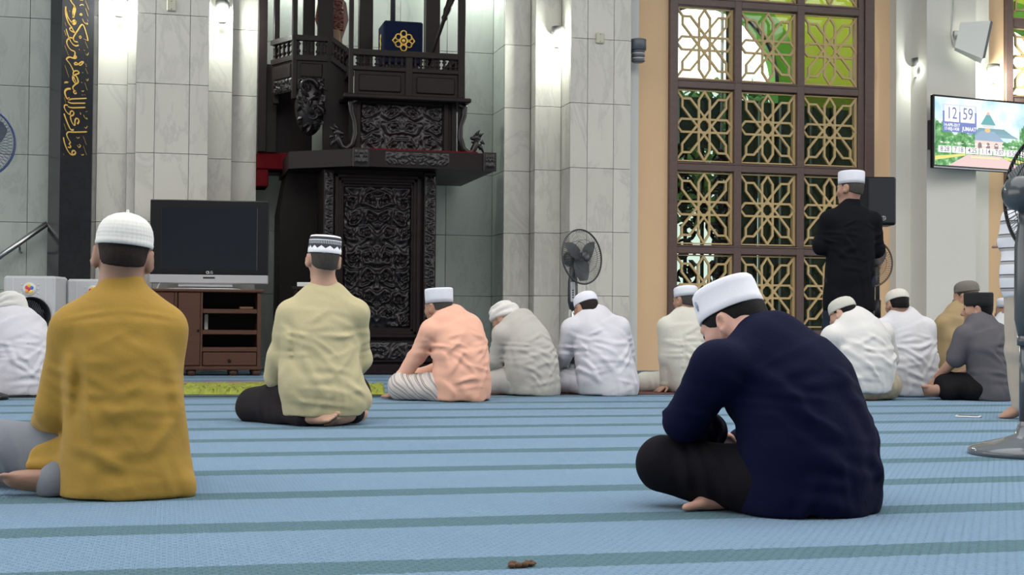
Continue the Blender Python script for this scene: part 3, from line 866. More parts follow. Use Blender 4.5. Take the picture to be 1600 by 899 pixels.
    # --- man behind, white cap
    person('man in a white cap mostly hidden between the black-capped man and the striped shirt', 11.8, (1580, 605), 20,
        [(1582, 590, 0, .18, .15), (1582, 562, 0, .175, .14), (1582, 535, .0, .175, .13), (1580, 512, .02, .16, .105), (1578, 500, .03, .068, .062)],
        (1574, 487, .03, 45, 0, 0, .95),
        [[(1555, 518, -.03), (1550, 560, .0), (1565, 580, .2)], [(1608, 518, .08), (1612, 560, .15), (1590, 580, .3)]],
        crossed(1582, 590, 20, 193),
        dict(skin=sk1, hair=grey_hair, top=cloth('white_tunic_cotton', (.62, .62, .65)), bottom=cloth('grey_trouser_cloth', (.3, .3, .32))),
        ('pillbox', white_cap, .036), seed=121, bres=.011, res=.013)
    # --- standing figure in striped shirt
    person('barefoot person in a striped shirt and beige trousers standing behind the large fan', 8.1, (1606, 652), 20,
        [(1606, 438, 0, .15, .115), (1606, 412, 0, .145, .11), (1607, 370, 0, .155, .11), (1608, 338, .01, .14, .095), (1609, 318, .02, .058, .055)],
        (1608, 286, .02, 30, 4, 0, .92),
        [[(1586, 345, -.02), (1574, 384, .02), (1572, 386, .2)], [(1634, 345, .06), (1648, 392, .06), (1640, 420, .2)]],
        [[(1594, 448, -.02), (1590, 548, .0), (1597, 634, .0)], [(1622, 448, .04), (1626, 548, .12), (1628, 634, .14)]],
        dict(skin=sk1, hair=black_hair, top=STRIPED(), bottom=cloth('beige_cotton_trousers', (.42, .37, .31))),
        None, top='shirt', seed=131, amp=.003, sleeve=.85, arm_r=(.062, .066, .05), leg_r=(.085, .075, .055), res=.009, bres=.0062, collar=.025,
        hands=[((1568, 380, .3), (0, 0, 1), .5, -1)],
        feet=[(0, (1562, 650, .06), (0, 0, 1), 1), (1, (1600, 650, .25), (0, 0, 1), -1)],
        skirt=[((1606, 438, 0), (1606, 452, 0), .15, .152, .75)],
        hem=[(lambda f, r: (0, 0, -1), (1600, 466, 0))])
    # --- man far left
    person('man in a white robe and white turban at the left edge', 9.6, (38, 610), 40,
        [(38, 592, 0, .19, .16), (37, 566, 0, .185, .15), (33, 537, .02, .185, .14), (24, 510, .04, .165, .11), (18, 497, .06, .068, .06)],
        (16, 487, .06, 55, 22, 0, .95),
        [[(-6, 520, -.04), (-14, 562, .02), (-5, 578, .2)], [(55, 514, .13), (60, 562, .24), (15, 578, .34)]],
        crossed(38, 594, 40, 229),
        dict(skin=sk1, hair=black_hair, top=cloth('white_robe_cotton', (.61, .60, .65)), bottom=cloth('white_robe_lower', (.66, .65, .70))),
        ('turban', turban_white), top='robe', bottom='robe_skirt', seed=141, amp=.005, fall=((.02, -.10, .03), (.04, -.10, -.11)), bres=.0095, glasses=True,
        skirt=[((38, 592, 0), (39, 606, .0), .2, .21, .8)],
        folds=[((5, 560, -.12), (60, 590, -.16), .013, .011), ((2, 530, -.1), (20, 580, -.14), .013, .011)])

def PATTERN_CAP():
    t = NT('black_white_patterned_cap')
    tc = t.node('ShaderNodeTexCoord'); sp = t.node('ShaderNodeSeparateXYZ'); t.link(tc.outputs['Object'], sp.inputs[0])
    ang = t.math('ARCTAN2', sp.outputs[1], sp.outputs[0]); z = sp.outputs[2]
    w, k = (.74, .75, .78), (.03, .032, .045)
    saw = t.math('PINGPONG', t.math('MULTIPLY', ang, 14/6.283), .5)             # zigzag round the band
    zig = t.math('LESS_THAN', t.math('SUBTRACT', z, .022), t.math('MULTIPLY', saw, .030))
    zig2 = t.math('GREATER_THAN', t.math('ADD', z, 0.0), t.math('ADD', t.math('MULTIPLY', saw, .030), .026))
    tick = t.math('GREATER_THAN', t.math('SINE', t.math('MULTIPLY', ang, 70.0)), -.1)
    rad = t.math('SQRT', t.math('ADD', t.math('MULTIPLY', sp.outputs[0], sp.outputs[0]), t.math('MULTIPLY', sp.outputs[1], sp.outputs[1])))
    band = t.mix(zig, k, w); band = t.mix(t.math('GREATER_THAN', z, .046), band, t.mix(tick, k, (.35, .36, .4)))
    band = t.mix(t.math('GREATER_THAN', z, .064), band, w); band = t.mix(t.math('GREATER_THAN', z, .068), band, k)
    band = t.mix(t.math('GREATER_THAN', z, .083), band, w)
    ringf = t.math('GREATER_THAN', t.math('SINE', t.math('MULTIPLY', rad, 300.0)), .35)
    tops = t.mix(ringf, w, k)
    star = t.math('GREATER_THAN', t.math('MULTIPLY', t.math('SINE', t.math('MULTIPLY', ang, 8.0)), t.math('SINE', t.math('MULTIPLY', rad, 190.0))), .25)
    tops = t.mix(t.math('LESS_THAN', rad, .052), tops, t.mix(star, w, k))
    t.color(t.mix(t.math('GREATER_THAN', z, .0925), band, tops))
    t.b.inputs['Roughness'].default_value = .85
    return t.m
def SARONG():
    t = NT('checked_sarong_cloth')
    v = t.coord('Object', (1, 1, 1), (.5, .6, .9))
    w = t.node('ShaderNodeTexWave'); w.inputs['Scale'].default_value = 5.0; w.inputs['Distortion'].default_value = 3.0; w.inputs['Detail'].default_value = 1
    t.link(v, w.inputs['Vector'])
    base = t.ramp(w.outputs['Fac'], [(0.0, (.52, .47, .44)), (.30, (.58, .55, .52)), (.52, (.25, .14, .09)), (.62, (.60, .57, .55)), (.80, (.03, .035, .06)), (.90, (.55, .5, .47))])
    t.color(base); t.b.inputs['Roughness'].default_value = .85
    return t.m
def STRIPED():
    t = NT('striped_shirt_cotton')
    tc = t.node('ShaderNodeTexCoord'); sp = t.node('ShaderNodeSeparateXYZ'); t.link(tc.outputs['Object'], sp.inputs[0])
    f = t.math('FRACT', t.math('MULTIPLY', sp.outputs[2], 13.0))
    c = t.ramp(f, [(0, (.62, .63, .68)), (.5, (.62, .63, .68)), (.52, (.33, .32, .33)), (.70, (.40, .39, .38)), (.72, (.04, .04, .05)), (.78, (.04, .04, .05)), (.8, (.62, .63, .68))])
    t.n[-1].color_ramp.interpolation = 'CONSTANT' if hasattr(t.n[-1], 'color_ramp') else None
    t.color(c); t.b.inputs['Roughness'].default_value = .85
    return t.m
# ------------------------------------------------------------------ materials used all over
MAT = {}
def init_mats():
    M = MAT
    M['eye'] = plain('dark_eye', (.03, .02, .02), .15)
    M['badge'] = plain('grey_embroidery', (.34, .36, .45), .8)
    M['black_plastic'] = plain('black_plastic', (.009, .009, .011), .4, spec=.25)
    M['dark_grey_plastic'] = plain('dark_grey_plastic', (.035, .038, .045), .32)
    M['grey_plastic'] = plain('grey_plastic', (.12, .13, .15), .35)
    M['light_grey_plastic'] = plain('light_grey_plastic', (.42, .42, .44), .4)
    M['white_plastic'] = plain('white_plastic', (.62, .62, .60), .4)
    M['cream_plastic'] = plain('cream_plastic', (.55, .53, .42), .5)
    M['chrome'] = plain('chrome', (.6, .6, .62), .18, 1.0)
    M['steel'] = plain('brushed_steel', (.55, .55, .56), .3, 1.0)
    M['lamp_grey'] = plain('lamp_grey_metal', (.12, .12, .12), .4, .4)
    M['lamp_glow'] = plain('lamp_tube_glow', (1, 1, 1), .5, emit=((.93, 1.0, .92), 16.0))
    M['marble'] = marble('pale_grey_marble', (.61, .585, .53), (.32, .31, .295), .30)
    M['green_marble'] = marble('greenish_grey_marble', (.42, .455, .42), (.24, .27, .26), .2)
    M['grout'] = plain('dark_grout', (.20, .20, .185), .9)
    M['plaster'] = plain('white_grey_plaster', (.72, .70, .64), .85, 0, .04, 3, .25, 160)
    M['orange'] = plain('apricot_wall_paint', (.80, .55, .33), .85, 0, .03, 4, .15, 120)
    M['granite'] = plain('black_granite', (.016, .017, .021), .16, 0, .5, 25)
    M['gold'] = plain('gold_lettering', (.72, .45, .10), .35, .35)
    M['gold_wood'] = wood('gold_painted_wood', (.50, .345, .15), (.62, .45, .22), .5, (3, 3, 12))
    M['frame_wood'] = wood('brown_stained_frame', (.085, .052, .046), (.15, .094, .082), .40, (3, 3, 14))
    M['dark_wood'] = wood('carved_dark_wood', (.010, .0068, .0075), (.021, .0135, .0140), .42, (3, 3, 10), .16)
    M['carve_wood'] = wood('carved_relief_wood', (.0075, .0056, .0066), (.0165, .012, .0128), .30, (4, 4, 9), .40)
    M['cab_wood'] = wood('reddish_brown_cabinet_wood', (.058, .022, .012), (.105, .043, .024), .40, (2, 2, 16))
    M['clear_glass'] = glass('clear_glass', (.9, .95, .92))
    M['tint_glass'] = glass('green_tinted_glass', (.50, .57, .53))
    M['red_carpet'] = cloth('red_carpet', (.13, .008, .012), .95, 300)
    M['white_paint'] = plain('white_paint', (.68, .68, .66), .7, 0, .03, 4)

def carpet():
    t = NT('blue_striped_carpet')
    tc = t.node('ShaderNodeTexCoord'); sp = t.node('ShaderNodeSeparateXYZ'); t.link(tc.outputs['Object'], sp.inputs[0])
    v = t.coord()
    jag = t.math('MULTIPLY', t.math('SUBTRACT', t.noise(v, 55, 2), .5), .035)
    wob = t.math('MULTIPLY', t.math('SUBTRACT', t.noise(v, .7, 2), .5), .05)
    y = t.math('ADD', t.math('ADD', sp.outputs[1], jag), wob)
    f = t.math('FRACT', t.math('DIVIDE', t.math('SUBTRACT', y, 3.11-.08-6.6), .66))
    st = t.math('LESS_THAN', f, .165/.66)
    # small loop-pile dashes in rows
    br = t.node('ShaderNodeTexBrick'); br.inputs['Scale'].default_value = 1.0
    br.inputs['Brick Width'].default_value = .026; br.inputs['Row Height'].default_value = .020; br.inputs['Mortar Size'].default_value = .0035
    br.inputs['Mortar Smooth'].default_value = .6
    br.inputs['Color1'].default_value = (1, 1, 1, 1); br.inputs['Color2'].default_value = (.72, .72, .72, 1); br.inputs['Mortar'].default_value = (.1, .1, .1, 1)
    t.link(v, br.inputs['Vector'])
    pile = t.math('ADD', t.math('MULTIPLY', t.noise(v, 240, 2), .6), t.math('MULTIPLY', br.outputs['Color'], .7))
    big = t.noise(v, 1.1, 4)
    blue = t.mix(big, (.165, .285, .42), (.215, .345, .485))
    blue = t.mix(t.math('MULTIPLY', pile, .55), t.mix(.45, blue, (.06, .13, .23)), blue)
    teal = t.mix(t.math('MULTIPLY', pile, .6), (.042, .115, .155), (.085, .19, .235))
    t.color(t.mix(st, blue, teal)); t.b.inputs['Roughness'].default_value = .95
    t.b.inputs['Specular IOR Level'].default_value = .15; t.b.inputs['Sheen Weight'].default_value = .15
    t.bump(pile, .9, .012)
    return t.m

ROWS = [0.0, .12, .80, 1.47, 2.14, 2.82, 3.50, 4.17, 4.85]
def slabs(parent, mat, x0, x1, Y, joints=(), rows=ROWS, gap=.0022, th=.03, axis='x'):
    xs = [x0, *joints, x1]
    for a, b in zip(xs[:-1], xs[1:]):
        cache = {}
        for z0, z1 in zip(rows[:-1], rows[1:]):
            h = round(z1-z0, 3); key = h
            w = b-a
            if key not in cache:
                mb = MB()
                if axis == 'x': mb.box(gap, w-gap, 0, th, gap, h-gap, .0015)
                else: mb.box(0, th, gap, w-gap, gap, h-gap, .0015)
                cache[key] = mb.mesh('marble_slab')
            loc = (a, Y, z0) if axis == 'x' else (Y, a, z0)
            link_mesh('marble_slab', cache[key], mat, parent, Matrix.Translation(loc))

YC, YB, YA, YO, YBACK = 14.10, 14.45, 14.65, 14.60, 15.20
TOP = 6.2
ADDED_OPENING = (-5.0, 12.0, -1.0, 9.5)
def shell():
    fl = MB().box(-15, 24, -9, 15.6, -.12, 0).build('floor', carpet()); set_tags(fl, kind='structure')
    set_tags(MB().box(-70, 90, -60, 90, -.4, -.13).build('ground', plain('outside_paving', (.30, .30, .27), .9, 0, .1, 1)), kind='structure')
    # ceiling with a broad unseen opening added to light the prayer rows, solid wall behind the photographer
    c = MB(); a0, a1, b0, b1 = ADDED_OPENING
    c.box(-15, a0, -9, 15.6, TOP, TOP+.2).box(a1, 24, -9, 15.6, TOP, TOP+.2).box(a0, a1, -9, b0, TOP, TOP+.2).box(a0, a1, b1, 15.6, TOP, TOP+.2)
    set_tags(c.build('ceiling', plain('white_ceiling', (.75, .75, .72), .9)), kind='structure')
    set_tags(MB().box(-15, 24, -9.2, -9, 0, TOP).build('wall_back', plain('cream_back_wall', (.42, .38, .32), .9)), kind='structure')
    W = MAT['grout']; m = MAT['marble']; g = MAT['green_marble']
    # left wing wall behind the handrail
    w = MB().box(-9, fx(75, YA)+.12, YA+.03, 15.5, 0, TOP).build('wall_left', W); set_tags(w, kind='structure')
    slabs(w, g, -2.35, fx(75, YA)+.12, YA, (fx(-60, YA), fx(43, YA)))
    set_tags(MB().box(-9, -2.36, YA-.002, YA+.03, 0, 4.85).build('wall_left_far', g), kind='structure')
    # left marble pier
    e = [fx(143, 14.35), fx(150, 14.30), fx(197, 14.28), fx(210, YC), fx(324, YC), fx(361, YB), fx(400, YA)]
    p = MB()
    p.box(e[0], e[1], 14.38, 15.5, 0, TOP); p.box(e[1], e[2], 14.33, 15.5, 0, TOP); p.box(e[2], e[3], 14.24, 15.5, 0, TOP)
    p.box(e[3], e[4], YC+.03, 15.5, 0, TOP); p.box(e[4], e[5], YB+.03, 15.5, 0, TOP); p.box(e[5], e[6], YA+.03, 15.5, 0, TOP)
    p = p.build('wall_pier_left', W); set_tags(p, kind='structure')
    slabs(p, m, e[0], e[1], 14.35); slabs(p, m, e[1], e[2], 14.30); slabs(p, m, e[2], e[3], 14.21)
    slabs(p, m, e[3], e[4], YC, (fx(240, YC), fx(294, YC))); slabs(p, m, e[4], e[5], YB); slabs(p, m, e[5], e[6], YA)
    slabs(p, m, YC+.03, YB, e[4]-.03, axis='y'); slabs(p, m, YB+.03, YA, e[5]-.03, axis='y'); slabs(p, g, YA+.03, YBACK, e[6]-.03, axis='y')
    # alcove behind the pulpit
    a0, a1 = e[6], fx(787, YA)
    al = MB().box(a0, a1+.05, YBACK+.03, 15.5, 0, TOP).build('wall_alcove', W); set_tags(al, kind='structure')
    slabs(al, g, a0, a1, YBACK, tuple(a0+(a1-a0)*k/5 for k in range(1, 5)))
    # right marble pier
    r = [a1, fx(835, YB), fx(890, YC), fx(985, YC), fx(997, 14.35)]
    p = MB()
    p.box(r[0]+.03, r[1]+.04, YA+.03, 15.5, 0, TOP); p.box(r[1]+.03, r[2]+.04, YB+.03, 15.5, 0, TOP); p.box(r[2]+.03, r[3], YC+.03, 15.5, 0, TOP)
    p = p.build('wall_pier_middle', W); set_tags(p, kind='structure')
    slabs(p, m, r[0], r[1], YA); slabs(p, m, r[1], r[2], YB); slabs(p, m, r[2], r[3], YC, (fx(917, YC), fx(958, YC)))
    slabs(p, g, YA+.03, YBACK, r[0], axis='y'); slabs(p, m, YB+.03, YA, r[1], axis='y'); slabs(p, m, YC+.03, YB, r[2], axis='y')
    set_tags(MB().box(r[3]+.001, r[4], 14.35, 15.5, 0, TOP).build('trim_1', MAT['white_paint']), kind='structure')
    # apricot wall with window openings
    wx = [r[4]+.001, fx(1043, YO), fx(1363, YO), fx(1400, YO)+.2, fx(1545, YO)-.2, fx(1568, YO)]
    wo = MB(); WZ0, WZ1 = .40, 5.15
    w2 = wx[5]+(wx[2]-wx[1])
    wo.box(wx[0], wx[1], YO, 14.95, 0, TOP); wo.box(wx[2], wx[3], YO, 14.95, 0, TOP); wo.box(wx[1], wx[2], YO, 14.95, 0, WZ0); wo.box(wx[1], wx[2], YO, 14.95, WZ1, TOP)
    wo.box(wx[3], wx[4], YO+.05, 14.95, 0, TOP); wo.box(wx[4], wx[5], YO, 14.95, 0, TOP); wo.box(wx[5], w2, YO, 14.95, 0, WZ0); wo.box(wx[5], w2, YO, 14.95, WZ1, TOP)
    wo.box(w2, 24, YO, 14.95, 0, TOP)
    set_tags(wo.build('wall_front', MAT['orange']), kind='structure')
    # plaster pier between the windows
    q = [fx(1400, YB), fx(1448, YC), fx(1525, YC), fx(1545, YB)]
    p = MB().box(q[0], q[1]+.01, YB, 15.0, 0, TOP).box(q[1], q[2], YC, 15.0, 0, TOP).box(q[2]-.01, q[3], YB, 15.0, 0, TOP)
    set_tags(p.build('wall_pier_right', MAT['plaster']), kind='structure')
    window(1, wx[1], wx[2], WZ0, WZ1); window(2, wx[5], w2, WZ0, WZ1)
    # black granite pilaster
    c = MB().prism_z([(fx(75, 14.45), 14.45), (fx(93, 14.22), 14.22), (fx(143, 14.22), 14.22), (fx(143, 14.22), 15.0), (fx(75, 14.45), 15.0)], 0, TOP)
    c = c.build('wall_granite_pilaster', MAT['granite']); set_tags(c, kind='structure')
    return c

def bar(mb, a, b, w, y0, y1):
    ax, az = a; bx, bz = b
    dx, dz = bx-ax, bz-az; L = math.hypot(dx, dz); nx, nz = -dz/L*w/2, dx/L*w/2; ex, ez = dx/L*w*.22, dz/L*w*.22
    mb.prism([(ax-ex-nx, az-ez-nz), (bx+ex-nx, bz+ez-nz), (bx+ex+nx, bz+ez+nz), (ax-ex+nx, az-ez+nz)], y0, y1)

def window(n, x0, x1, z0, z1):
    fw = MAT['frame_wood']; Y = YO
    W = x1-x0
    side = .085*W/2.46*2.46; 
    lf, rf, mu = .10, .185, .085
    cw = (W-lf-rf-2*mu)/3
    rail = .095; ROWH = .915
    base = MB().box(x0, x0+lf, Y-.05, Y+.12, z0, z1, .006).box(x1-rf+.07, x1, Y-.05, Y+.12, z0, z1, .006).box(x1-rf, x1-rf+.07, Y-.02, Y+.12, z0, z1, .004)
    base.box(x0+lf, x1-rf, Y-.05, Y+.12, z0, z0+.05, .005).box(x0+lf, x1-rf, Y-.05, Y+.12, z1-.05, z1, .005)
    root = base.build('window_%d' % n, fw); set_tags(root, kind='structure')
    xs = [x0+lf+i*(cw+mu) for i in range(3)]
    for i in range(2):
        MB().box(xs[i]+cw, xs[i]+cw+mu, Y-.035, Y+.11, z0+.05, z1-.05, .006).build('mullion', fw, root)
    zr = [z0+.05+i*ROWH for i in range(6)]
    ch = ROWH-rail
    for i in range(1, 5):
        MB().box(x0+lf, x1-rf, Y-.028, Y+.10, zr[i]-rail+.02, zr[i]+.02, .006).build('transom', fw, root)
        MB().box(x0+lf, x1-rf, Y-.040, Y-.028, zr[i]+.0, zr[i]+.018, .003).build('transom_bead', fw, root)
    # one lattice panel, shared
    mb = MB(); bw = .023; hw, hh = cw/2, ch/2-.012
    a, b = .19, .18
    P = lambda u, v: (u*hw, v*hh)
    def line(p, q): bar(mb, P(*p), P(*q), bw, -.012, .014)
    for s in (-1, 1):
        line((s*a, .72), (s*a, -.72)); line((-.80, s*b), (.80, s*b))
        for t_ in (-1, 1):
            line((s*a, t_*.72), (0, t_*.96)); line((s*.80, t_*b), (s*.975, 0))
            line((s*.49, t_*.75), (s*.77, t_*.75)); line((s*.77, t_*.75), (s*.77, t_*.52)); line((s*.77, t_*.75), (s*.985, t_*.985))
        line((-.49*s, .75), (.77*s, -.52)); line((-.77*s, .52), (.49*s, -.75))
    f = .02
    mb.box(-hw, hw, -.006, .014, -hh, -hh+f*.7).box(-hw, hw, -.006, .014, hh-f*.7, hh).box(-hw, -hw+f*.5, -.006, .014, -hh, hh).box(hw-f*1.4, hw, -.006, .05, -hh, hh)
    me = mb.mesh('lattice_panel')
    pane = MB().box(-hw, hw, 0, .006, -hh-.01, hh+.01).mesh('pane')
    pane2 = MB().box(-hw, hw, 0, .006, -hh-.01, hh+.01).mesh('pane')
    for i in range(3):
        for j in range(5):
            c = (xs[i]+cw/2, Y+.03, zr[j]+.02+ch/2)
            link_mesh('lattice_panel', me, MAT['gold_wood'], root, Matrix.Translation(c))
            link_mesh('pane', pane if j >= 3 else pane2, MAT['clear_glass'] if j >= 3 else MAT['tint_glass'], root, Matrix.Translation((c[0], Y+.09, c[2])))

def wall_lamp(px, py, Y, label, power=42):
    """half-shielded wall lamp: grey hood over a glowing tube"""
    p = on_y(px, py, Y); x, z = p.x, p.z
    root = empty('wall_lamp', (x, Y, z), label, 'wall lamp', 'wall lamps on the piers')
    M = Matrix.Translation((x, Y-.10, z))
    h = MB(M); h.lathe([(0, .075), (.066, .075), (.070, .07), (.070, -.02), (.062, -.022), (.062, .05), (0, .05)], 28); h.build('hood', MAT['lamp_grey'], root)
    b = MB(M); b.box(-.028, .028, .06, .099, -.0, .06, .004); b.build('bracket', MAT['lamp_grey'], root)
    t = MB(M); t.lathe([(0, .05), (.03, .05), (.03, -.13), (.025, -.14), (0, -.14)], 16); t.build('glow_tube', MAT['lamp_glow'], root)
    c = MB(M); c.lathe([(0, -.14), (.04, -.14), (.04, -.152), (0, -.152)], 20); c.build('end_cap', MAT['lamp_grey'], root)
    ld = bpy.data.lights.new('lamp_light', 'POINT'); ld.energy = power; ld.color = (.93, 1.0, .90); ld.shadow_soft_size = .05
    lo = bpy.data.objects.new('lamp_light', ld); col.objects.link(lo); lo.location = (x, Y-.175, z-.08); adopt(lo, root)
    return root
# ------------------------------------------------------------------ pulpit carvings
def leaf(mb, p, d, n, L, w, h):
    """raised pointed leaf: ridge along d, normal n"""
    s = d.cross(n)
    vv = [p, p+d*L*.35+s*w*.5, p+d*L*.75+s*w*.34, p+d*L+n*h*.3, p+d*L*.75-s*w*.34, p+d*L*.35-s*w*.5, p+d*L*.4+n*h, p+d*L*.75+n*h*.85]
    mb.add(vv, [(0, 6, 1), (1, 6, 7, 2), (2, 7, 3), (3, 7, 4), (4, 7, 6, 5), (5, 6, 0)], False)

def scrollwork(mb, o, u, v, n, w, h, cell, seed, mirror=True, r0=.016, dense=1.0):
    """carved vine scrolls and flowing leaves filling a w x h panel"""
    o, u, v, n = (Vector(q) for q in (o, u, v, n)); rs = random.Random(seed)
    W = w/2 if mirror else w
    nx = max(1, round(W/cell)); ny = max(1, round(h/cell)); cx, cy = W/nx, h/ny
    sides = (1, -1) if mirror else (1,)
    def pt(sg, x, y, z=0):
        x = min(max(x, .0), W); y = min(max(y, .0), h)
        return o+u*((w/2+sg*x) if mirror else x)+v*y+n*z
    cs = {}
    for i in range(nx):
        for j in range(ny):
            cs[i, j] = ((i+.5)*cx+rs.uniform(-.14, .14)*cx, (j+.5)*cy+rs.uniform(-.14, .14)*cy, 1 if (i+j) % 2 else -1, .60*min(cx, cy)*rs.uniform(.85, 1.1), rs.uniform(0, 6.28), rs.uniform(1.1, 1.5))
    for (i, j), (x0, y0, hand, R, a0, turns) in cs.items():
        curl = []
        for k in range(17):
            t = k/16; a = a0+hand*turns*6.283*t; r = R*(1-.82*t)
            curl.append((x0+r*math.cos(a), y0+r*math.sin(a)))
        nb = cs.get((i, j+1))
        lv = [(rs.random(), rs.uniform(.7, 1.3), rs.choice((-1, 1))) for _ in range(int(13*dense))]
        for sg in sides:
            pts = [pt(sg, a, b, .012+.014*math.sin(k/16*3.14)) for k, (a, b) in enumerate(curl)]
            mb.tube(pts, [r0*(.95-.5*k/16) for k in range(17)], 6)
            mb.sphere(pts[-1], r0*1.1, 8, 5)
            if nb:
                A = Vector(curl[0]); B = Vector((nb[0], nb[1])); C = (A+B)/2+Vector((hand*cx*.35, 0))
                mb.tube([pt(sg, *(A*(1-t)**2+C*2*t*(1-t)+B*t*t), .016) for t in (0, .2, .4, .6, .8, 1)], [r0, r0*1.1, r0, r0*.9, r0*.8, r0*.5], 6)
            for tt, sc, sd in lv:
                k = min(15, int(tt*15)); d = (pts[k+1]-pts[k])
                if d.length < 1e-6: continue
                d.normalize(); s = d.cross(n)
                leaf(mb, pts[k]-n*.004, (d*.75+s*sd*.8).normalized(), n, cell*.48*sc, cell*.24*sc, .045)
    # leaves along a smooth flow between the scrolls
    m = int(w*h/(cell*cell)*9*dense)
    for _ in range(m):
        x, y = rs.uniform(.05*W, .95*W), rs.uniform(.04*h, .96*h)
        a = 2.2*math.sin(x/cell*2.1+seed)+2.2*math.cos(y/cell*1.7+seed*.7)
        sc = rs.uniform(.6, 1.2)
        for sg in sides:
            d = (u*sg*math.cos(a)+v*math.sin(a)).normalized()
            leaf(mb, pt(sg, x, y, -.003), d, n, cell*.46*sc, cell*.22*sc, .040)
    return mb

def relief(mb, o, u, v, n, w, h, cell, seed, amp=.045, mirror=True, step=.0075):
    """deep carved acanthus relief: a height field of lobed spirals, mirrored about the middle"""
    o, u, v, n = (Vector(q) for q in (o, u, v, n)); rs = np.random.RandomState(seed)
    nx, ny = max(8, int(w/step)), max(8, int(h/step))
    X, Y = np.meshgrid(np.linspace(0, w, nx+1), np.linspace(0, h, ny+1))
    x = np.abs(X-w/2) if mirror else X
    W = w/2 if mirror else w
    kx, ky = max(1, round(W/cell)), max(1, round(h/cell))
    cs = [((i+.5+rs.uniform(-.22, .22))*W/kx, (j+.5+rs.uniform(-.22, .22))*h/ky, 1 if (i+j) % 2 else -1, rs.rand()*6.3) for i in range(kx) for j in range(ky)]
    xw = x+.012*np.sin(Y*23+seed)+.006*np.sin(Y*61); yw = Y+.012*np.sin(x*27+seed)+.006*np.sin(x*55)
    d1 = np.full(x.shape, 9.); d2 = np.full(x.shape, 9.); H = np.zeros(x.shape)
    for a, b, hand, ph in cs:
        dx, dy = xw-a, yw-b; r = np.sqrt(dx*dx+dy*dy)+1e-4; th = np.arctan2(dy, dx)*hand+ph
        L = np.log(r/cell+.06)
        stem = (.5+.5*np.cos(th-5.2*L))**1.6                       # the winding stem
        lobes = (.5+.5*np.cos(5*th+6.5*L))                          # leaf lobes along it
        vein = .5+.5*np.cos(13*th+9*L)
        f = .55*stem+.33*lobes*(.35+.65*(1-stem))+.12*vein*lobes
        f = np.where(r < cell*.09, .9*np.sqrt(np.clip(1-(r/(cell*.09))**2, 0, 1))+.2, f)
        m = r < d1
        d2 = np.where(m, d1, np.minimum(d2, r)); H = np.where(m, f, H); d1 = np.where(m, r, d1)
    edge = np.clip((d2-d1)/(cell*.16), 0, 1); H = H*(.25+.75*edge)
    brd = np.minimum(np.minimum(X, w-X), np.minimum(Y, h-Y)); H = H*np.clip(brd/.02, 0, 1)
    Z = amp*H
    vv = [tuple(o+u*float(a)+v*float(b)+n*float(c)) for a, b, c in zip(X.ravel(), Y.ravel(), Z.ravel())]
    k = nx+1
    mb.add(vv, [(j*k+i, j*k+i+1, (j+1)*k+i+1, (j+1)*k+i) for j in range(ny) for i in range(nx)], True)
    return mb

def baluster(mb, p, h):
    old = mb.M; mb.M = old @ Matrix.Translation(p)
    k = h
    mb.lathe([(.018, 0), (.018, .08*k), (.010, .12*k), (.022, .22*k), (.024, .30*k), (.010, .44*k), (.016, .50*k), (.010, .56*k), (.024, .70*k), (.022, .78*k), (.010, .88*k), (.018, .92*k), (.018, k)], 10)
    mb.M = old

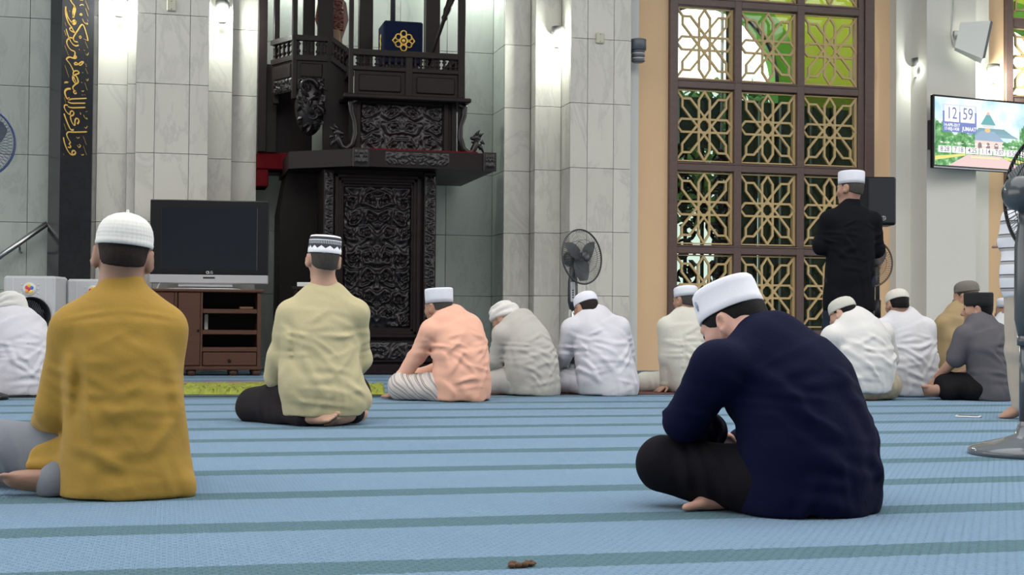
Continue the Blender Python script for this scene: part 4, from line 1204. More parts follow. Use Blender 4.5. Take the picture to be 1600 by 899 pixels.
def pulpit():
    dw, cw_ = MAT['dark_wood'], MAT['carve_wood']
    YF = 13.62                      # front of the carved base
    x = lambda px, Y=YF: fx(px, Y)
    b0, b1 = fx(505, YF, 400), fx(681, YF, 400)
    ztop = fz(600, 262, 13.40)      # underside of the platform beam
    root = empty('pulpit', ((b0+b1)/2, 14.2, 0), 'dark carved wooden pulpit with a railed balcony in the marble alcove', 'pulpit')
    # base
    bm = MB().box(b0, b1, YF+.06, 15.1, 0, ztop)
    bm.box(b0-.03, b1+.03, YF-.03, 15.12, 0, .10, .01)
    bm.build('base', dw, root)
    c0, c1 = fx(521, YF, 400), fx(660, YF, 400)
    for a, b_ in ((b0, c0), (fx(662, YF, 400), b1)):
        cm = MB().box(a, b_, YF, YF+.08, .12, ztop-.01, .006); co = cm.build('corner_post', dw, root)
        r = MB(); relief(r, (a+.012, YF-.001, .16), (1, 0, 0), (0, 0, 1), (0, -1, 0), b_-a-.024, ztop-.2, .11, 5, .03, False, .006); r.build('carved_vine', cw_, co)
    f0, f1 = fx(530, YF, 400), fx(644, YF, 400)
    fm = MB()
    for k, (ins, dep) in enumerate(((0, .05), (.03, .03), (.055, .015))):
        a, b_, z0, z1 = c0+.01+ins, c1-.02-ins, .36+ins, ztop-.05-ins
        y0 = YF-.005+k*.02; wd = .034
        fm.box(a, a+wd, y0, YF+.08, z0, z1, .006).box(b_-wd, b_, y0, YF+.08, z0, z1, .006).box(a, b_, y0, YF+.08, z0, z0+wd, .006).box(a, b_, y0, YF+.08, z1-wd, z1, .006)
    fm.build('panel_moulding', dw, root)
    r = MB(); relief(r, (c0+.10, YF+.058, .46), (1, 0, 0), (0, 0, 1), (0, -1, 0), c1-c0-.21, ztop-.62, .21, 8, .065)
    r.build('carved_panel', cw_, root)
    r = MB(); r.box(c0, c1, YF+.02, YF+.06, .12, .33, .006); relief(r, (c0+.03, YF+.02, .14), (1, 0, 0), (0, 0, 1), (0, -1, 0), c1-c0-.06, .17, .16, 12, .03); r.build('plinth_panel', cw_, root)
    # platform beam
    YS = 13.36
    s0, s1 = fx(553, YS, 240), fx(775, YS, 250); zb, zt = fz(600, 261, YS), fz(600, 234, YS)
    l0 = fx(452, 13.75, 245)
    pm = MB().prism_z([(s0, YS), (s1, YS), (s1, 15.05), (l0, 15.05), (l0, 13.80)], zb, zt)
    pm.build('platform', dw, root)
    for a, b_ in ((s0, fx(577, YS, 240)), (fx(757, YS, 250), s1)):
        cm = MB().box(a-.012, b_, YS-.022, YS+.03, zb-.008, zt+.008, .004); relief(cm, (a+.004, YS-.023, zb+.01), (1, 0, 0), (0, 0, 1), (0, -1, 0), b_-a-.02, zt-zb-.02, .10, 3, .018, True, .005)
        cm.build('corner_block', cw_, root)
    r = MB(); relief(r, (fx(602, YS, 245), YS-.001, zb+.02), (1, 0, 0), (0, 0, 1), (0, -1, 0), fx(702, YS, 245)-fx(602, YS, 245), zt-zb-.04, .12, 9, .016, True, .006); r.build('beam_carving', cw_, root)
    MB().box(fx(556, 13.42, 235), fx(745, 13.42, 235), YS+.01, 13.95, zt, zt+.012).build('red_runner', MAT['red_carpet'], root)
    # neck panel above the platform
    YN = 13.72
    n0, n1 = fx(556, YN, 200), fx(714, YN, 200); zn = fz(640, 160, YN)
    nm = MB().box(n0, n1, YN+.03, 15.0, zt, zn)
    for a in (n0, n1-.05, n1-.13): nm.box(a, a+.045, YN, YN+.05, zt, zn, .005)
    nm.build('neck_panel', dw, root)
    r = MB(); relief(r, (n0+.05, YN+.028, zt+.02), (1, 0, 0), (0, 0, 1), (0, -1, 0), n1-n0-.19, zn-zt-.04, .17, 17, .035); r.build('neck_carving', cw_, root)
    # S-shaped brackets ending in dragon heads
    for sg, px0 in ((1, 716), (-1, 556)):
        bx = fx(px0, YN, 200); bm = MB()
        k = sg*.82
        pts = [(0, zn), (.07*k, zn-.03), (.06*k, zn-.12), (.02*k, zn-.22), (.015*k, zn-.33), (.05*k, zt+.08), (.11*k, zt+.035), (.17*k, zt+.05), (.21*k, zt+.12), (.225*k, zt+.17)]
        rr = [.03, .032, .028, .026, .028, .034, .036, .034, .032, .030]
        bm.tube([(bx+a, YN-.03, z) for a, z in pts], rr, 10)
        hx, hz = bx+.22*k, zt+.19
        bm.sphere((hx, YN-.03, hz), (.045, .03, .04), 12, 8); bm.sphere((hx-.04*k, YN-.03, hz-.005), (.035, .022, .022), 10, 6); bm.sphere((hx-.045*k, YN-.03, hz-.045), (.02, .02, .012), 8, 5)
        for dx, dz, tx, tz in ((.0, .03, .035, .085), (.03, .02, .075, .055), (.05, -.03, .085, -.06), (.035, -.06, .075, -.15), (.01, -.05, .04, -.12)):
            bm.tube([(hx+dx*k*1.2, YN-.03, hz+dz), (hx+tx*k*1.2, YN-.03, hz+tz)], [.022, .006], 7)
        bm.build('dragon_bracket', cw_, root)
        # curved cheek between panel and bracket
        ck = [(bx, zt), (bx, zn), (bx+.075*k, zn), (bx+.07*k, zn-.10), (bx+.02*k, zn-.24), (bx+.02*k, zn-.34), (bx+.06*k, zt+.05), (bx+.14*k, zt+.01), (bx+.14*k, zt)]
        if sg < 0: ck = ck[::-1]
        MB().prism(ck, YN-.015, YN+.03).build('bracket_cheek', dw, root)
    # balcony
    YBc = 13.60
    p0, p1 = fx(545, YBc, 120), fx(727, YBc, 120)
    zc1 = fz(640, 150, YBc)
    MB().box(p0-.05, p1+.06, YBc-.03, 15.0, zn, zc1, .01).build('balcony_cornice', dw, root)
    zr1, zr0 = fz(640, 80, YBc), fz(640, 90, YBc)       # top rail
    zl1, zl0 = fz(640, 106, YBc), fz(640, 113, YBc)     # lower rail
    xm0, xm1 = fx(634, YBc, 100), fx(645, YBc, 100)
    rl = MB().box(p0+.01, p1-.01, YBc+.004, YBc+.066, zr0, zr1, .008); rl.build('top_rail', dw, root)
    MB().box(p0, p1, YBc+.005, YBc+.065, zl0, zl1, .006).build('lower_rail', dw, root)
    MB().box(xm0, xm1, YBc, YBc+.06, zc1, zr0, .005).build('middle_post', dw, root)
    for a, b_ in ((p0+.06, xm0), (xm1, p1-.06)):
        n = 8
        for i in range(n):
            bb = MB(); baluster(bb, (a+(b_-a)*(i+.5)/n, YBc+.035, zl1), zr0-zl1); bb.build('baluster', dw, root)
        pm = MB().box(a, b_, YBc+.025, YBc+.05, zc1, zl0); pm.box(a+.04, b_-.04, YBc+.008, YBc+.03, zc1+.03, zl0-.035, .012)
        pm.build('balcony_panel', dw, root)
    zp = 4.9
    for a, b_, y in ((p0, fx(553, YBc, 50), YBc), (fx(717, YBc, 50), p1, YBc), (fx(560, 14.6, 50), fx(581, 14.6, 50), 14.5), (fx(663, 14.6, 50), fx(685, 14.6, 50), 14.5)):
        MB().box(a, b_, y, y+(b_-a), zc1 if y < 14 else zn, zp, .006).build('canopy_post', dw, root)
    # side railings of the balcony
    def side_rail(xs, ys, xe, ye, z_a, z_b, drop, n):
        mb = MB()
        for t0, t1, w_, h_ in ((drop, drop-.055, .03, .03),):
            pass
        A, Bv = Vector((xs, ys, 0)), Vector((xe, ye, 0)); d = (Bv-A).normalized(); s = Vector((-d.y, d.x, 0))
        def beam(za, zb_, hh, ww):
            vv = []
            for q, z in ((A, za), (Bv, zb_)):
                for sx, sz in ((-1, 0), (1, 0), (1, 1), (-1, 1)):
                    vv.append(q+s*sx*ww/2+Vector((0, 0, z-sz*hh)))
            mb.add(vv, [(0, 1, 2, 3), (7, 6, 5, 4), (0, 4, 5, 1), (1, 5, 6, 2), (2, 6, 7, 3), (3, 7, 4, 0)])
        beam(z_a, z_b, .05, .07); beam(z_a-drop, z_b-drop, .05, .06)
        for i in range(n):
            t = (i+.5)/n; q = A.lerp(Bv, t); zz = z_a+(z_b-z_a)*t
            baluster(mb, (q.x, q.y, zz-drop), drop-.04)
        return mb
    side_rail(p0+.03, YBc+.07, p0+.03, 14.9, zr1, zr1, zr1-zl0, 9).build('side_rail', dw, root)
    side_rail(p1-.03, YBc+.07, p1-.03, 14.9, zr1, zr1, zr1-zl0, 9).build('side_rail', dw, root)
    # left wing of the balcony, stepped back and angled
    YW = 13.98
    w0, w1, w2 = fx(428, 14.25, 80), fx(461, YW, 80), fx(543, YW, 80)
    zw1, zw0 = fz(500, 57, YW), fz(500, 100, YW)
    zwb = fz(480, 140, YW)
    for (a, ya, b_, yb) in ((w0, 14.35, w1, YW), (w1, YW, fx(512, YW, 80), YW)):
        side_rail(a, ya, b_, yb, zw1, zw1, fz(500, 57, YW)-fz(500, 88, YW), 5).build('wing_rail', dw, root)
        A, Bv = Vector((a, ya, 0)), Vector((b_, yb, 0)); d = (Bv-A).normalized(); s = Vector((-d.y, d.x, 0))
        L = (Bv-A).length; M = frame(A, d, s, Vector((0, 0, 1)))
        pm = MB(M); pm.box(0, L, -.01, .03, zwb, zw0+.08); pm.box(.05, L-.05, -.022, .0, zwb+.12, zw0-.0, .01)
        pw = pm.build('wing_panel', dw, root)
        r = MB(); relief(r, A+d*.03-s*.012+Vector((0, 0, zwb-.02)), d, (0, 0, 1), -s, L-.06, .14, .11, 6, .025); r.build('wing_carving', cw_, pw)
    side_rail(fx(519, YW, 60), YW, fx(544, YW, 75), YW-.05, fz(519, 57, YW), fz(544, 77, YW), .20, 5).build('sloping_rail', dw, root)
    MB().box(fx(505, YW+.02, 130), w2+.02, YW, YW+.05, zt, fz(520, 96, YW)).build('wing_side_board', dw, root)
    for a, b_, y, zz in ((428, 437, 14.33, zwb-.1), (457, 465, YW-.02, zwb-.1), (474, 492, 14.75, zn), (497, 521, 14.55, zn)):
        MB().box(fx(a, y, 60), fx(b_, y, 60), y, y+.10, zz, zp, .006).build('canopy_post', dw, root)
    # bulging carved corbel below the wing
    cb = MB(); o = Vector((fx(484, YW, 170), YW+.02, fz(484, 165, YW)))
    cb.sphere(o, (.15, .16, .30), 18, 12)
    rs = random.Random(4)
    for i in range(46):
        a = rs.uniform(-2.6, -.5); zz = rs.uniform(-.9, .9); rr = math.sqrt(1-zz*zz)
        n = Vector((math.cos(a)*rr/.15, math.sin(a)*rr/.16, zz/.30)).normalized()
        p = o+Vector((.15*math.cos(a)*rr, .16*math.sin(a)*rr, .30*zz))
        d = n.cross(Vector((rs.uniform(-1, 1), rs.uniform(-1, 1), rs.uniform(-1, 1)))).normalized()
        leaf(cb, p-d*.04, d, n, rs.uniform(.07, .12), .05, .03)
    for k in range(2):
        pts = [o+Vector((.06*k-.03+math.cos(a)*(.10-.011*a), -.13, (-.10 if k else .16)+math.sin(a)*(.10-.011*a))) for a in [i*.5 for i in range(16)]]
        cb.tube(pts, [.020-.0008*i for i in range(16)], 7)
    cb.build('carved_corbel', cw_, root)
    # stair landing at the left with red carpet, and the dark stair body under it
    xl = fx(400, YA, 240)+.005; xr = fx(449, 14.2, 240)
    zs = fz(420, 239, 14.6); zs2 = fz(420, 265, 14.6); zs3 = fz(410, 292, 14.6)
    st = MB().box(xl, l0+.35, 14.72, 15.05, zs2-.02, zs-.012)
    st.prism([(xl+.22, 0), (b0+.02, 0), (b0+.02, zs2), (xl+.30, zs2), (xl+.22, zs2-.45)], 14.25, 15.05)
    st.build('stair_body', dw, root)
    rc = MB().box(xl, xr+.03, 14.55, 15.0, zs2, zs, .01); rc.box(xl, fx(419, 14.6, 280), 14.56, 15.0, zs3, zs2-.005, .01)
    rc.build('stair_carpet', MAT['red_carpet'], root)
    MB().box(xl, fx(418, 14.5, 60), 14.50, 14.60, zs, zp, .006).build('canopy_post', dw, root)
    MB().box(fx(418, 14.5, 100)-.02, w0+.05, 14.52, 14.58, zs, fz(424, 100, 14.5)).build('stair_board', dw, root)
    MB().box(xl, l0+.30, 14.60, 14.66, zs, fz(424, 120, 14.5)).build('stair_board', dw, root)
    # ---- things on the balcony
    YL = 13.95
    cl = cloth('dark_blue_velvet', (.008, .013, .035), .9)
    l0_, l1_ = fx(600, YL, 60), fx(661, YL, 60); zlt = fz(630, 33, YL)
    lec = empty('lectern', ((l0_+l1_)/2, YL+.2, zc1), 'lectern draped in dark blue cloth with a gold emblem on the pulpit balcony', 'lectern')
    MB().box(l0_+.03, l1_-.03, YL+.03, YL+.36, zc1, zlt-.02, .01).build('stand', dw, lec)
    MB().box(l0_, l1_, YL, YL+.40, fz(630, 100, YL), zlt, .015).build('cloth', cl, lec)
    em = MB(); cx, cz = fx(630.5, YL, 64), fz(630, 64, YL); q = .085
    yE = YL-.006
    for a in range(6):
        A = a*math.pi/3+math.pi/6
        c = (cx+math.cos(A)*.062, yE, cz+math.sin(A)*.072)
        em.tube([(c[0]+.03*math.cos(t), yE, c[2]+.03*math.sin(t)) for t in [i*math.pi/6 for i in range(13)]], .0075, 6, False)
    em.tube([(cx+.036*math.cos(t), yE, cz+.036*math.sin(t)) for t in [i*math.pi/8 for i in range(17)]], .009, 6, False)
    em.sphere((cx, yE, cz), (.02, .008, .02), 10, 6)
    for s in (-1, 1): em.tube([(cx+s*.075, yE, cz+.045), (cx+s*.112, yE, cz), (cx+s*.075, yE, cz-.045)], .009, 6)
    em.build('emblem', MAT['gold'], lec)
    em2 = MB()
    for k in range(5): em2.sphere((l0_-.004, YL+.2+.02*(k % 2), cz+.07-k*.04), (.007, .03, .026), 8, 6)
    em2.build('emblem', MAT['gold'], lec)
    mp = MB(); mx = fx(614, YL+.2, 10); mp.tube([(mx, YL+.2, zlt-.005), (mx, YL+.2, zp)], .026, 10)
    mp.lathe([(0, 0)], 3) if False else None
    set_tags(mp.build('microphone_pole', MAT['dark_grey_plastic']), 'dark upright pole behind the blue draped lectern', 'pole')
    # carved chair
    ch = empty('carved_chair', (fx(520, 14.7, 50), 14.8, zn), 'high-backed red-brown carved chair on the pulpit balcony', 'chair')
    rw = wood('red_brown_carved_wood', (.09, .022, .014), (.16, .045, .03), .35, (3, 3, 8))
    ca, cb_ = fx(493, 14.7, 40), fx(545, 14.7, 40); cm = (ca+cb_)/2; hw = (cb_-ca)/2
    zA, zB = fz(520, 75, 14.7), fz(520, 0, 14.7)
    MB().prism([(cm-hw*.7, zn+.45), (cm+hw*.7, zn+.45), (cm+hw*.62, zA+.1), (cm+hw, zB-.2), (cm+hw*.85, zB-.02), (cm+hw*.35, zB+.08), (cm, zB+.16), (cm-hw*.35, zB+.08), (cm-hw*.85, zB-.02), (cm-hw, zB-.2), (cm-hw*.62, zA+.1)], 14.72, 14.77).build('backrest', rw, ch)
    r = MB(); relief(r, (cm-hw*.7, 14.719, zB-.32), (1, 0, 0), (0, 0, 1), (0, -1, 0), hw*1.4, .36, .12, 6, .03); r.build('back_carving', rw, ch)
    MB().box(cm-.09, cm+.09, 14.705, 14.73, zA+.06, zB-.30, .01).build('back_pad', plain('tan_leather', (.22, .13, .06), .5), ch)
    MB().box(cm-hw, cm+hw, 14.45, 14.78, zn+.40, zn+.47, .01).build('seat', rw, ch)
    for sx in (-1, 1):
        for yy in (14.48, 14.74): MB().box(cm+sx*hw*.85-.025, cm+sx*hw*.85+.025, yy-.025, yy+.025, zn, zn+.41, .005).build('leg', rw, ch)
    # leaning staff
    s_ = MB(); a, b_ = at(683, 62, 14.0), at(712, -22, 14.0)
    D = (b_-a)
    s_.tube([a-D*.9, a+D*.35, a+D*.40, a+D*.45, a+D*.55, a+D*.62, b_], [.012, .020, .034, .028, .040, .034, .05], 12)
    set_tags(s_.build('ceremonial_staff', dw), 'dark turned wooden staff leaning inside the pulpit railing', 'staff')
    return root
# ------------------------------------------------------------------ fans
def fan(name, label, foot, zc, axis, R, ring_mat, body_mat, base_mat, panel=True, base_r=.22, pole_r=.016, group=None, box_low=.42, motor=1.0, wires=72):
    """pedestal fan: foot on floor, head centre at height zc over the foot, blowing along axis"""
    foot = Vector(foot); axis = Vector(axis).normalized()
    root = empty(name, foot, label, 'fan', group)
    M0 = Matrix.Translation(foot)
    b = MB(M0); b.lathe([(0, 0.0), (base_r, 0.0), (base_r*1.0, .018), (base_r*.97, .03), (base_r*.72, .048), (base_r*.42, .066), (base_r*.20, .085), (.034, .12), (.028, .14), (0, .14)], 40)
    b.build('base', base_mat, root)
    zt = zc-.05
    p = MB(M0); p.tube([(0, 0, .1), (0, 0, zt-.25)], pole_r, 14); p.build('pole', MAT['chrome'] if pole_r < .02 else base_mat, root)
    p = MB(M0); p.tube([(0, 0, .13), (0, 0, zc-.62)], pole_r*1.45, 14); p.tube([(0, 0, zc-.64), (0, 0, zc-.60)], pole_r*1.9, 14); p.build('pole_sleeve', body_mat, root)
    hub = Vector((0, 0, zc))+axis*.12; back = Vector((0, 0, zc))
    n = MB(M0)
    side = Vector((-axis.y, axis.x, 0)).normalized(); F_ = frame((0, 0, 0), side, Vector((0, 0, 1)).cross(side)*-1, (0, 0, 1))
    pts = [Vector((0, 0, zc-box_low-.06)), Vector((0, 0, zc-box_low+.02)), Vector((0, 0, zc-.22)), Vector((0, 0, zc-.14)), back*.8+Vector((0, 0, zc))*.2, ]
    n.tube(pts, [.030, .048, .046, .034, .030], 14); nk = n.build('control_box', body_mat, root)
    if panel:
        tc = -VF
        pm = MB(M0 @ frame((0, 0, 0), VR, VF, (0, 0, 1)))
        pm.box(-.022, .022, -.053, -.035, zc-.41, zc-.22, .012)
        pn = pm.build('control_panel', MAT['light_grey_plastic'], nk)
        for k in range(4):
            bt = MB(M0 @ frame((0, 0, 0), VR, VF, (0, 0, 1))); bt.sphere((0, -.054, zc-.30-.022*k), (.007, .004, .007), 8, 6); bt.build('button', MAT['black_plastic'], pn)
    A = M0 @ aim(hub, axis)
    mo = MB(A); k = motor
    mo.lathe([(0, -.215*k), (.045*k, -.21*k), (.07*k, -.185*k), (.078*k, -.14*k), (.075*k, -.08*k), (.06*k, -.06*k), (0, -.06*k)], 26); mo.build('motor_housing', body_mat, root)
    D = .055
    def cage(sgn, z0):
        g = MB(A); th = .0016 if R < .3 else .002
        for i in range(wires):
            a = 2*math.pi*i/wires
            pts = []
            for t, zz in ((.20, D), (.5, D*.92), (.8, D*.62), (.95, D*.25), (1.0, 0)):
                aa = a+sgn*(1-t)*.35
                pts.append((R*t*math.cos(aa), R*t*math.sin(aa), sgn*zz))
            g.tube(pts, th, 4, False)
        for t, zz in ((.20, D), (.6, D*.86)):
            g.tube([(R*t*math.cos(q), R*t*math.sin(q), sgn*zz) for q in [2*math.pi*i/40 for i in range(41)]], th*1.3, 5, False)
        return g
    cage(1, 0).build('front_grille', ring_mat, root); cage(-1, 0).build('rear_grille', ring_mat, root)
    rg = MB(A); rg.tube([(R*math.cos(q), R*math.sin(q), 0) for q in [2*math.pi*i/56 for i in range(57)]], .008, 8, False); rg.build('grille_ring', ring_mat, root)
    hb = MB(A); hb.lathe([(0, -.07), (.03, -.07), (.042, -.03), (.04, .02), (.02, .03), (0, .03)], 20); hb.build('hub', body_mat, root)
    cp = MB(A); cp.lathe([(0, D-.004), (R*.2, D-.004), (R*.2, D+.004), (R*.14, D+.012), (0, D+.014)], 28); cp.build('grille_badge', body_mat, root)
    bl_mat = plain('smoky_fan_blade', (.10, .11, .12), .35)
    for i in range(3):
        B = A @ Matrix.Rotation(i*2.0944+.4, 4, 'Z'); bl = MB(B)
        vv = []; ff = []
        for iu in range(7):
            r = .035+(R*.88-.035)*iu/6; wd = .03+.26*R*math.sin(math.pi*min(1, .18+iu/7.5))
            for iv in range(5):
                s = (iv/4-.5)*2; ang = s*wd/max(r, .06)*.9+.18*iu/6
                vv.append((r*math.cos(ang), r*math.sin(ang), s*.022-.01))
        for iu in range(6):
            for iv in range(4): ff.append((iu*5+iv, (iu+1)*5+iv, (iu+1)*5+iv+1, iu*5+iv+1))
        bl.add(vv, ff, True); bl.build('blade', bl_mat, root)
    return root

# ------------------------------------------------------------------ gold calligraphy
def calligraphy(parent):
    Y = 14.22
    K = 6.92
    S = []      # (page offset, base width, points)
    lo = [
     (20, [(372, 845), (396, 838), (404, 815), (388, 797), (366, 803), (362, 828), (372, 848), (345, 838), (315, 800), (292, 745), (277, 695), (271, 655)]),
     (17, [(318, 760), (345, 768), (352, 748), (328, 728), (350, 712), (334, 690), (314, 655), (303, 620), (322, 594), (370, 600), (440, 598), (526, 596)]),
     (24, [(383, 575), (350, 578), (322, 520), (296, 455), (277, 398)]),
     (20, [(420, 512), (440, 488), (434, 455), (405, 448), (394, 480), (396, 532), (372, 512), (352, 470), (345, 425)]),
     (18, [(345, 425), (378, 418), (386, 388), (366, 366), (343, 380), (345, 412), (318, 398), (290, 362), (276, 320), (292, 300), (320, 312)]),
     (17, [(320, 322), (350, 336), (430, 334), (508, 332)]), (17, [(318, 270), (350, 288), (430, 286), (508, 286)]),
     (17, [(522, 234), (430, 238), (350, 240), (322, 256), (332, 222)]),
     (26, [(335, 245), (306, 236), (286, 185), (288, 148), (318, 128), (350, 132)]),
     (18, [(412, 172), (400, 186), (378, 172), (388, 150), (412, 160), (376, 140), (370, 110), (398, 84), (432, 62)]),
     (26, [(432, 62), (425, 20), (400, -20), (372, -10), (372, 40), (400, 72)]),
     (9, [(484, 640), (520, 738)]), (9, [(486, 748), (522, 848)]), (9, [(500, 62), (530, 148)]), (8, [(276, 505), (302, 582)]), (8, [(281, 222), (297, 282)]),
     (10, [(498, 545), (516, 562), (534, 528), (518, 552)]), (10, [(420, 740), (440, 772), (462, 742), (438, 732)]), (8, [(410, 650), (425, 668), (445, 655)]),
     (9, [(487, 412), (505, 448), (533, 462), (520, 440)]), (9, [(452, 385), (462, 412), (450, 398)]), (8, [(512, 380), (532, 372)]),
     (9, [(466, 150), (478, 162), (492, 150)]), (8, [(468, 195), (486, 200)]), (9, [(496, 190), (508, 200)]),
     (9, [(283, 52), (300, 70), (328, 58)]), (9, [(464, 838), (470, 852), (492, 840)]), (8, [(272, 832), (278, 848)]), (12, [(462, 60), (474, 66)]), (11, [(524, 40), (535, 48)]),
    ]
    hi = [
     (17, [(395, 806), (428, 800), (444, 782), (420, 764), (385, 768), (372, 800), (390, 850), (408, 890)]),
     (20, [(380, 770), (362, 728), (340, 690), (312, 656), (300, 640), (330, 614), (372, 628), (400, 634), (414, 612), (392, 600), (384, 624)]),
     (16, [(386, 694), (402, 672), (428, 690), (452, 712), (478, 686), (492, 668), (462, 668), (430, 700), (388, 700)]),
     (18, [(394, 600), (398, 556), (356, 546), (322, 508), (304, 462), (312, 430), (342, 406), (370, 412)]),
     (18, [(300, 312), (316, 372), (340, 430), (366, 476), (402, 500), (436, 490)]), (14, [(282, 330), (300, 386)]),
     (17, [(538, 440), (524, 380), (500, 300), (484, 266), (462, 268), (430, 322), (396, 372), (374, 412), (386, 448), (428, 456)]), (12, [(490, 422), (540, 442)]),
     (17, [(408, 356), (370, 346), (336, 322), (342, 300), (370, 306), (374, 330), (398, 352)]),
     (22, [(366, 300), (332, 262), (306, 202), (294, 142), (296, 70)]),
     (20, [(404, 228), (402, 256), (376, 268), (366, 242), (386, 214), (406, 232), (372, 252), (340, 222), (312, 172), (302, 120)]),
     (24, [(374, 192), (386, 150), (402, 96), (386, 56), (360, 28), (346, -6)]), (20, [(376, 180), (372, 120), (392, 70)]),
     (9, [(284, 490), (326, 602)]), (9, [(286, 704), (330, 836)]), (9, [(510, 738), (535, 800)]), (9, [(505, 446), (536, 524)]), (10, [(510, 88), (538, 176)]), (10, [(508, 6), (545, 106)]),
     (9, [(474, 202), (494, 248), (540, 268), (524, 242)]), (9, [(512, 580), (530, 604), (542, 572)]), (14, [(332, 116), (344, 126)]), (9, [(440, 396), (458, 386), (466, 408), (446, 418), (440, 398)]),
     (12, [(436, 532), (448, 540)]), (10, [(490, 540), (504, 548)]), (13, [(506, 690), (520, 700)]), (13, [(512, 712), (526, 718)]), (13, [(474, 782), (486, 790)]),
     (10, [(446, 160), (464, 140), (476, 166), (450, 164)]), (10, [(446, 62), (468, 46), (492, 58)]), (10, [(516, 856), (530, 880), (540, 852)]), (10, [(288, 240), (300, 282)]), (9, [(448, 2), (484, 6)]),
     (10, [(528, 212), (540, 236)]), (16, [(280, 900), (300, 884), (326, 892)]),
    ]
    for page, strokes in ((120, lo), (0, hi)):
        for w, pts in strokes:
            S.append((w, [(60+a/K, page+b/K) for a, b in pts]))
    mb = MB()
    for w, pts in S:
        # smooth the traced stroke
        P = [Vector((a, b)) for a, b in pts]
        for _ in range(2):
            if len(P) < 3: break
            Q = [P[0]]
            for i in range(len(P)-1): Q += [P[i].lerp(P[i+1], .25), P[i].lerp(P[i+1], .75)]
            P = Q+[P[-1]]
        L, Rr = [], []
        m = len(P)
        for i, p in enumerate(P):
            d = (P[min(i+1, m-1)]-P[max(i-1, 0)]).normalized()
            n = Vector((-d.y, d.x)); pen = abs(d.x*.80-d.y*.6)      # broad-nib pen held at an angle
            ww = w/K*(.38+.52*pen)*(.45 if i in (0, m-1) else 1)
            L.append(p+n*ww/2); Rr.append(p-n*ww/2)
        vv = []
        for y in (Y-.004, Y+.001):
            for q in L+Rr:
                c = on_y(q.x, q.y, Y); vv.append((c.x, y, c.z))
        ff = []
        for i in range(m-1):
            a, b, c, d = i, i+1, m+i+1, m+i
            ff += [(a, b, c, d), (a, a+2*m, b+2*m, b), (d, c, c+2*m, d+2*m)]
        mb.add(vv, ff)
    mb.build('calligraphy', MAT['gold'], parent)

# ------------------------------------------------------------------ screens
def emis(name, c, s=1.0):
    t = NT(name); t.color((.0, .0, .0)); t.b.inputs['Roughness'].default_value = .3
    t.b.inputs['Emission Color'].default_value = (*c, 1); t.b.inputs['Emission Strength'].default_value = s
    return t.m

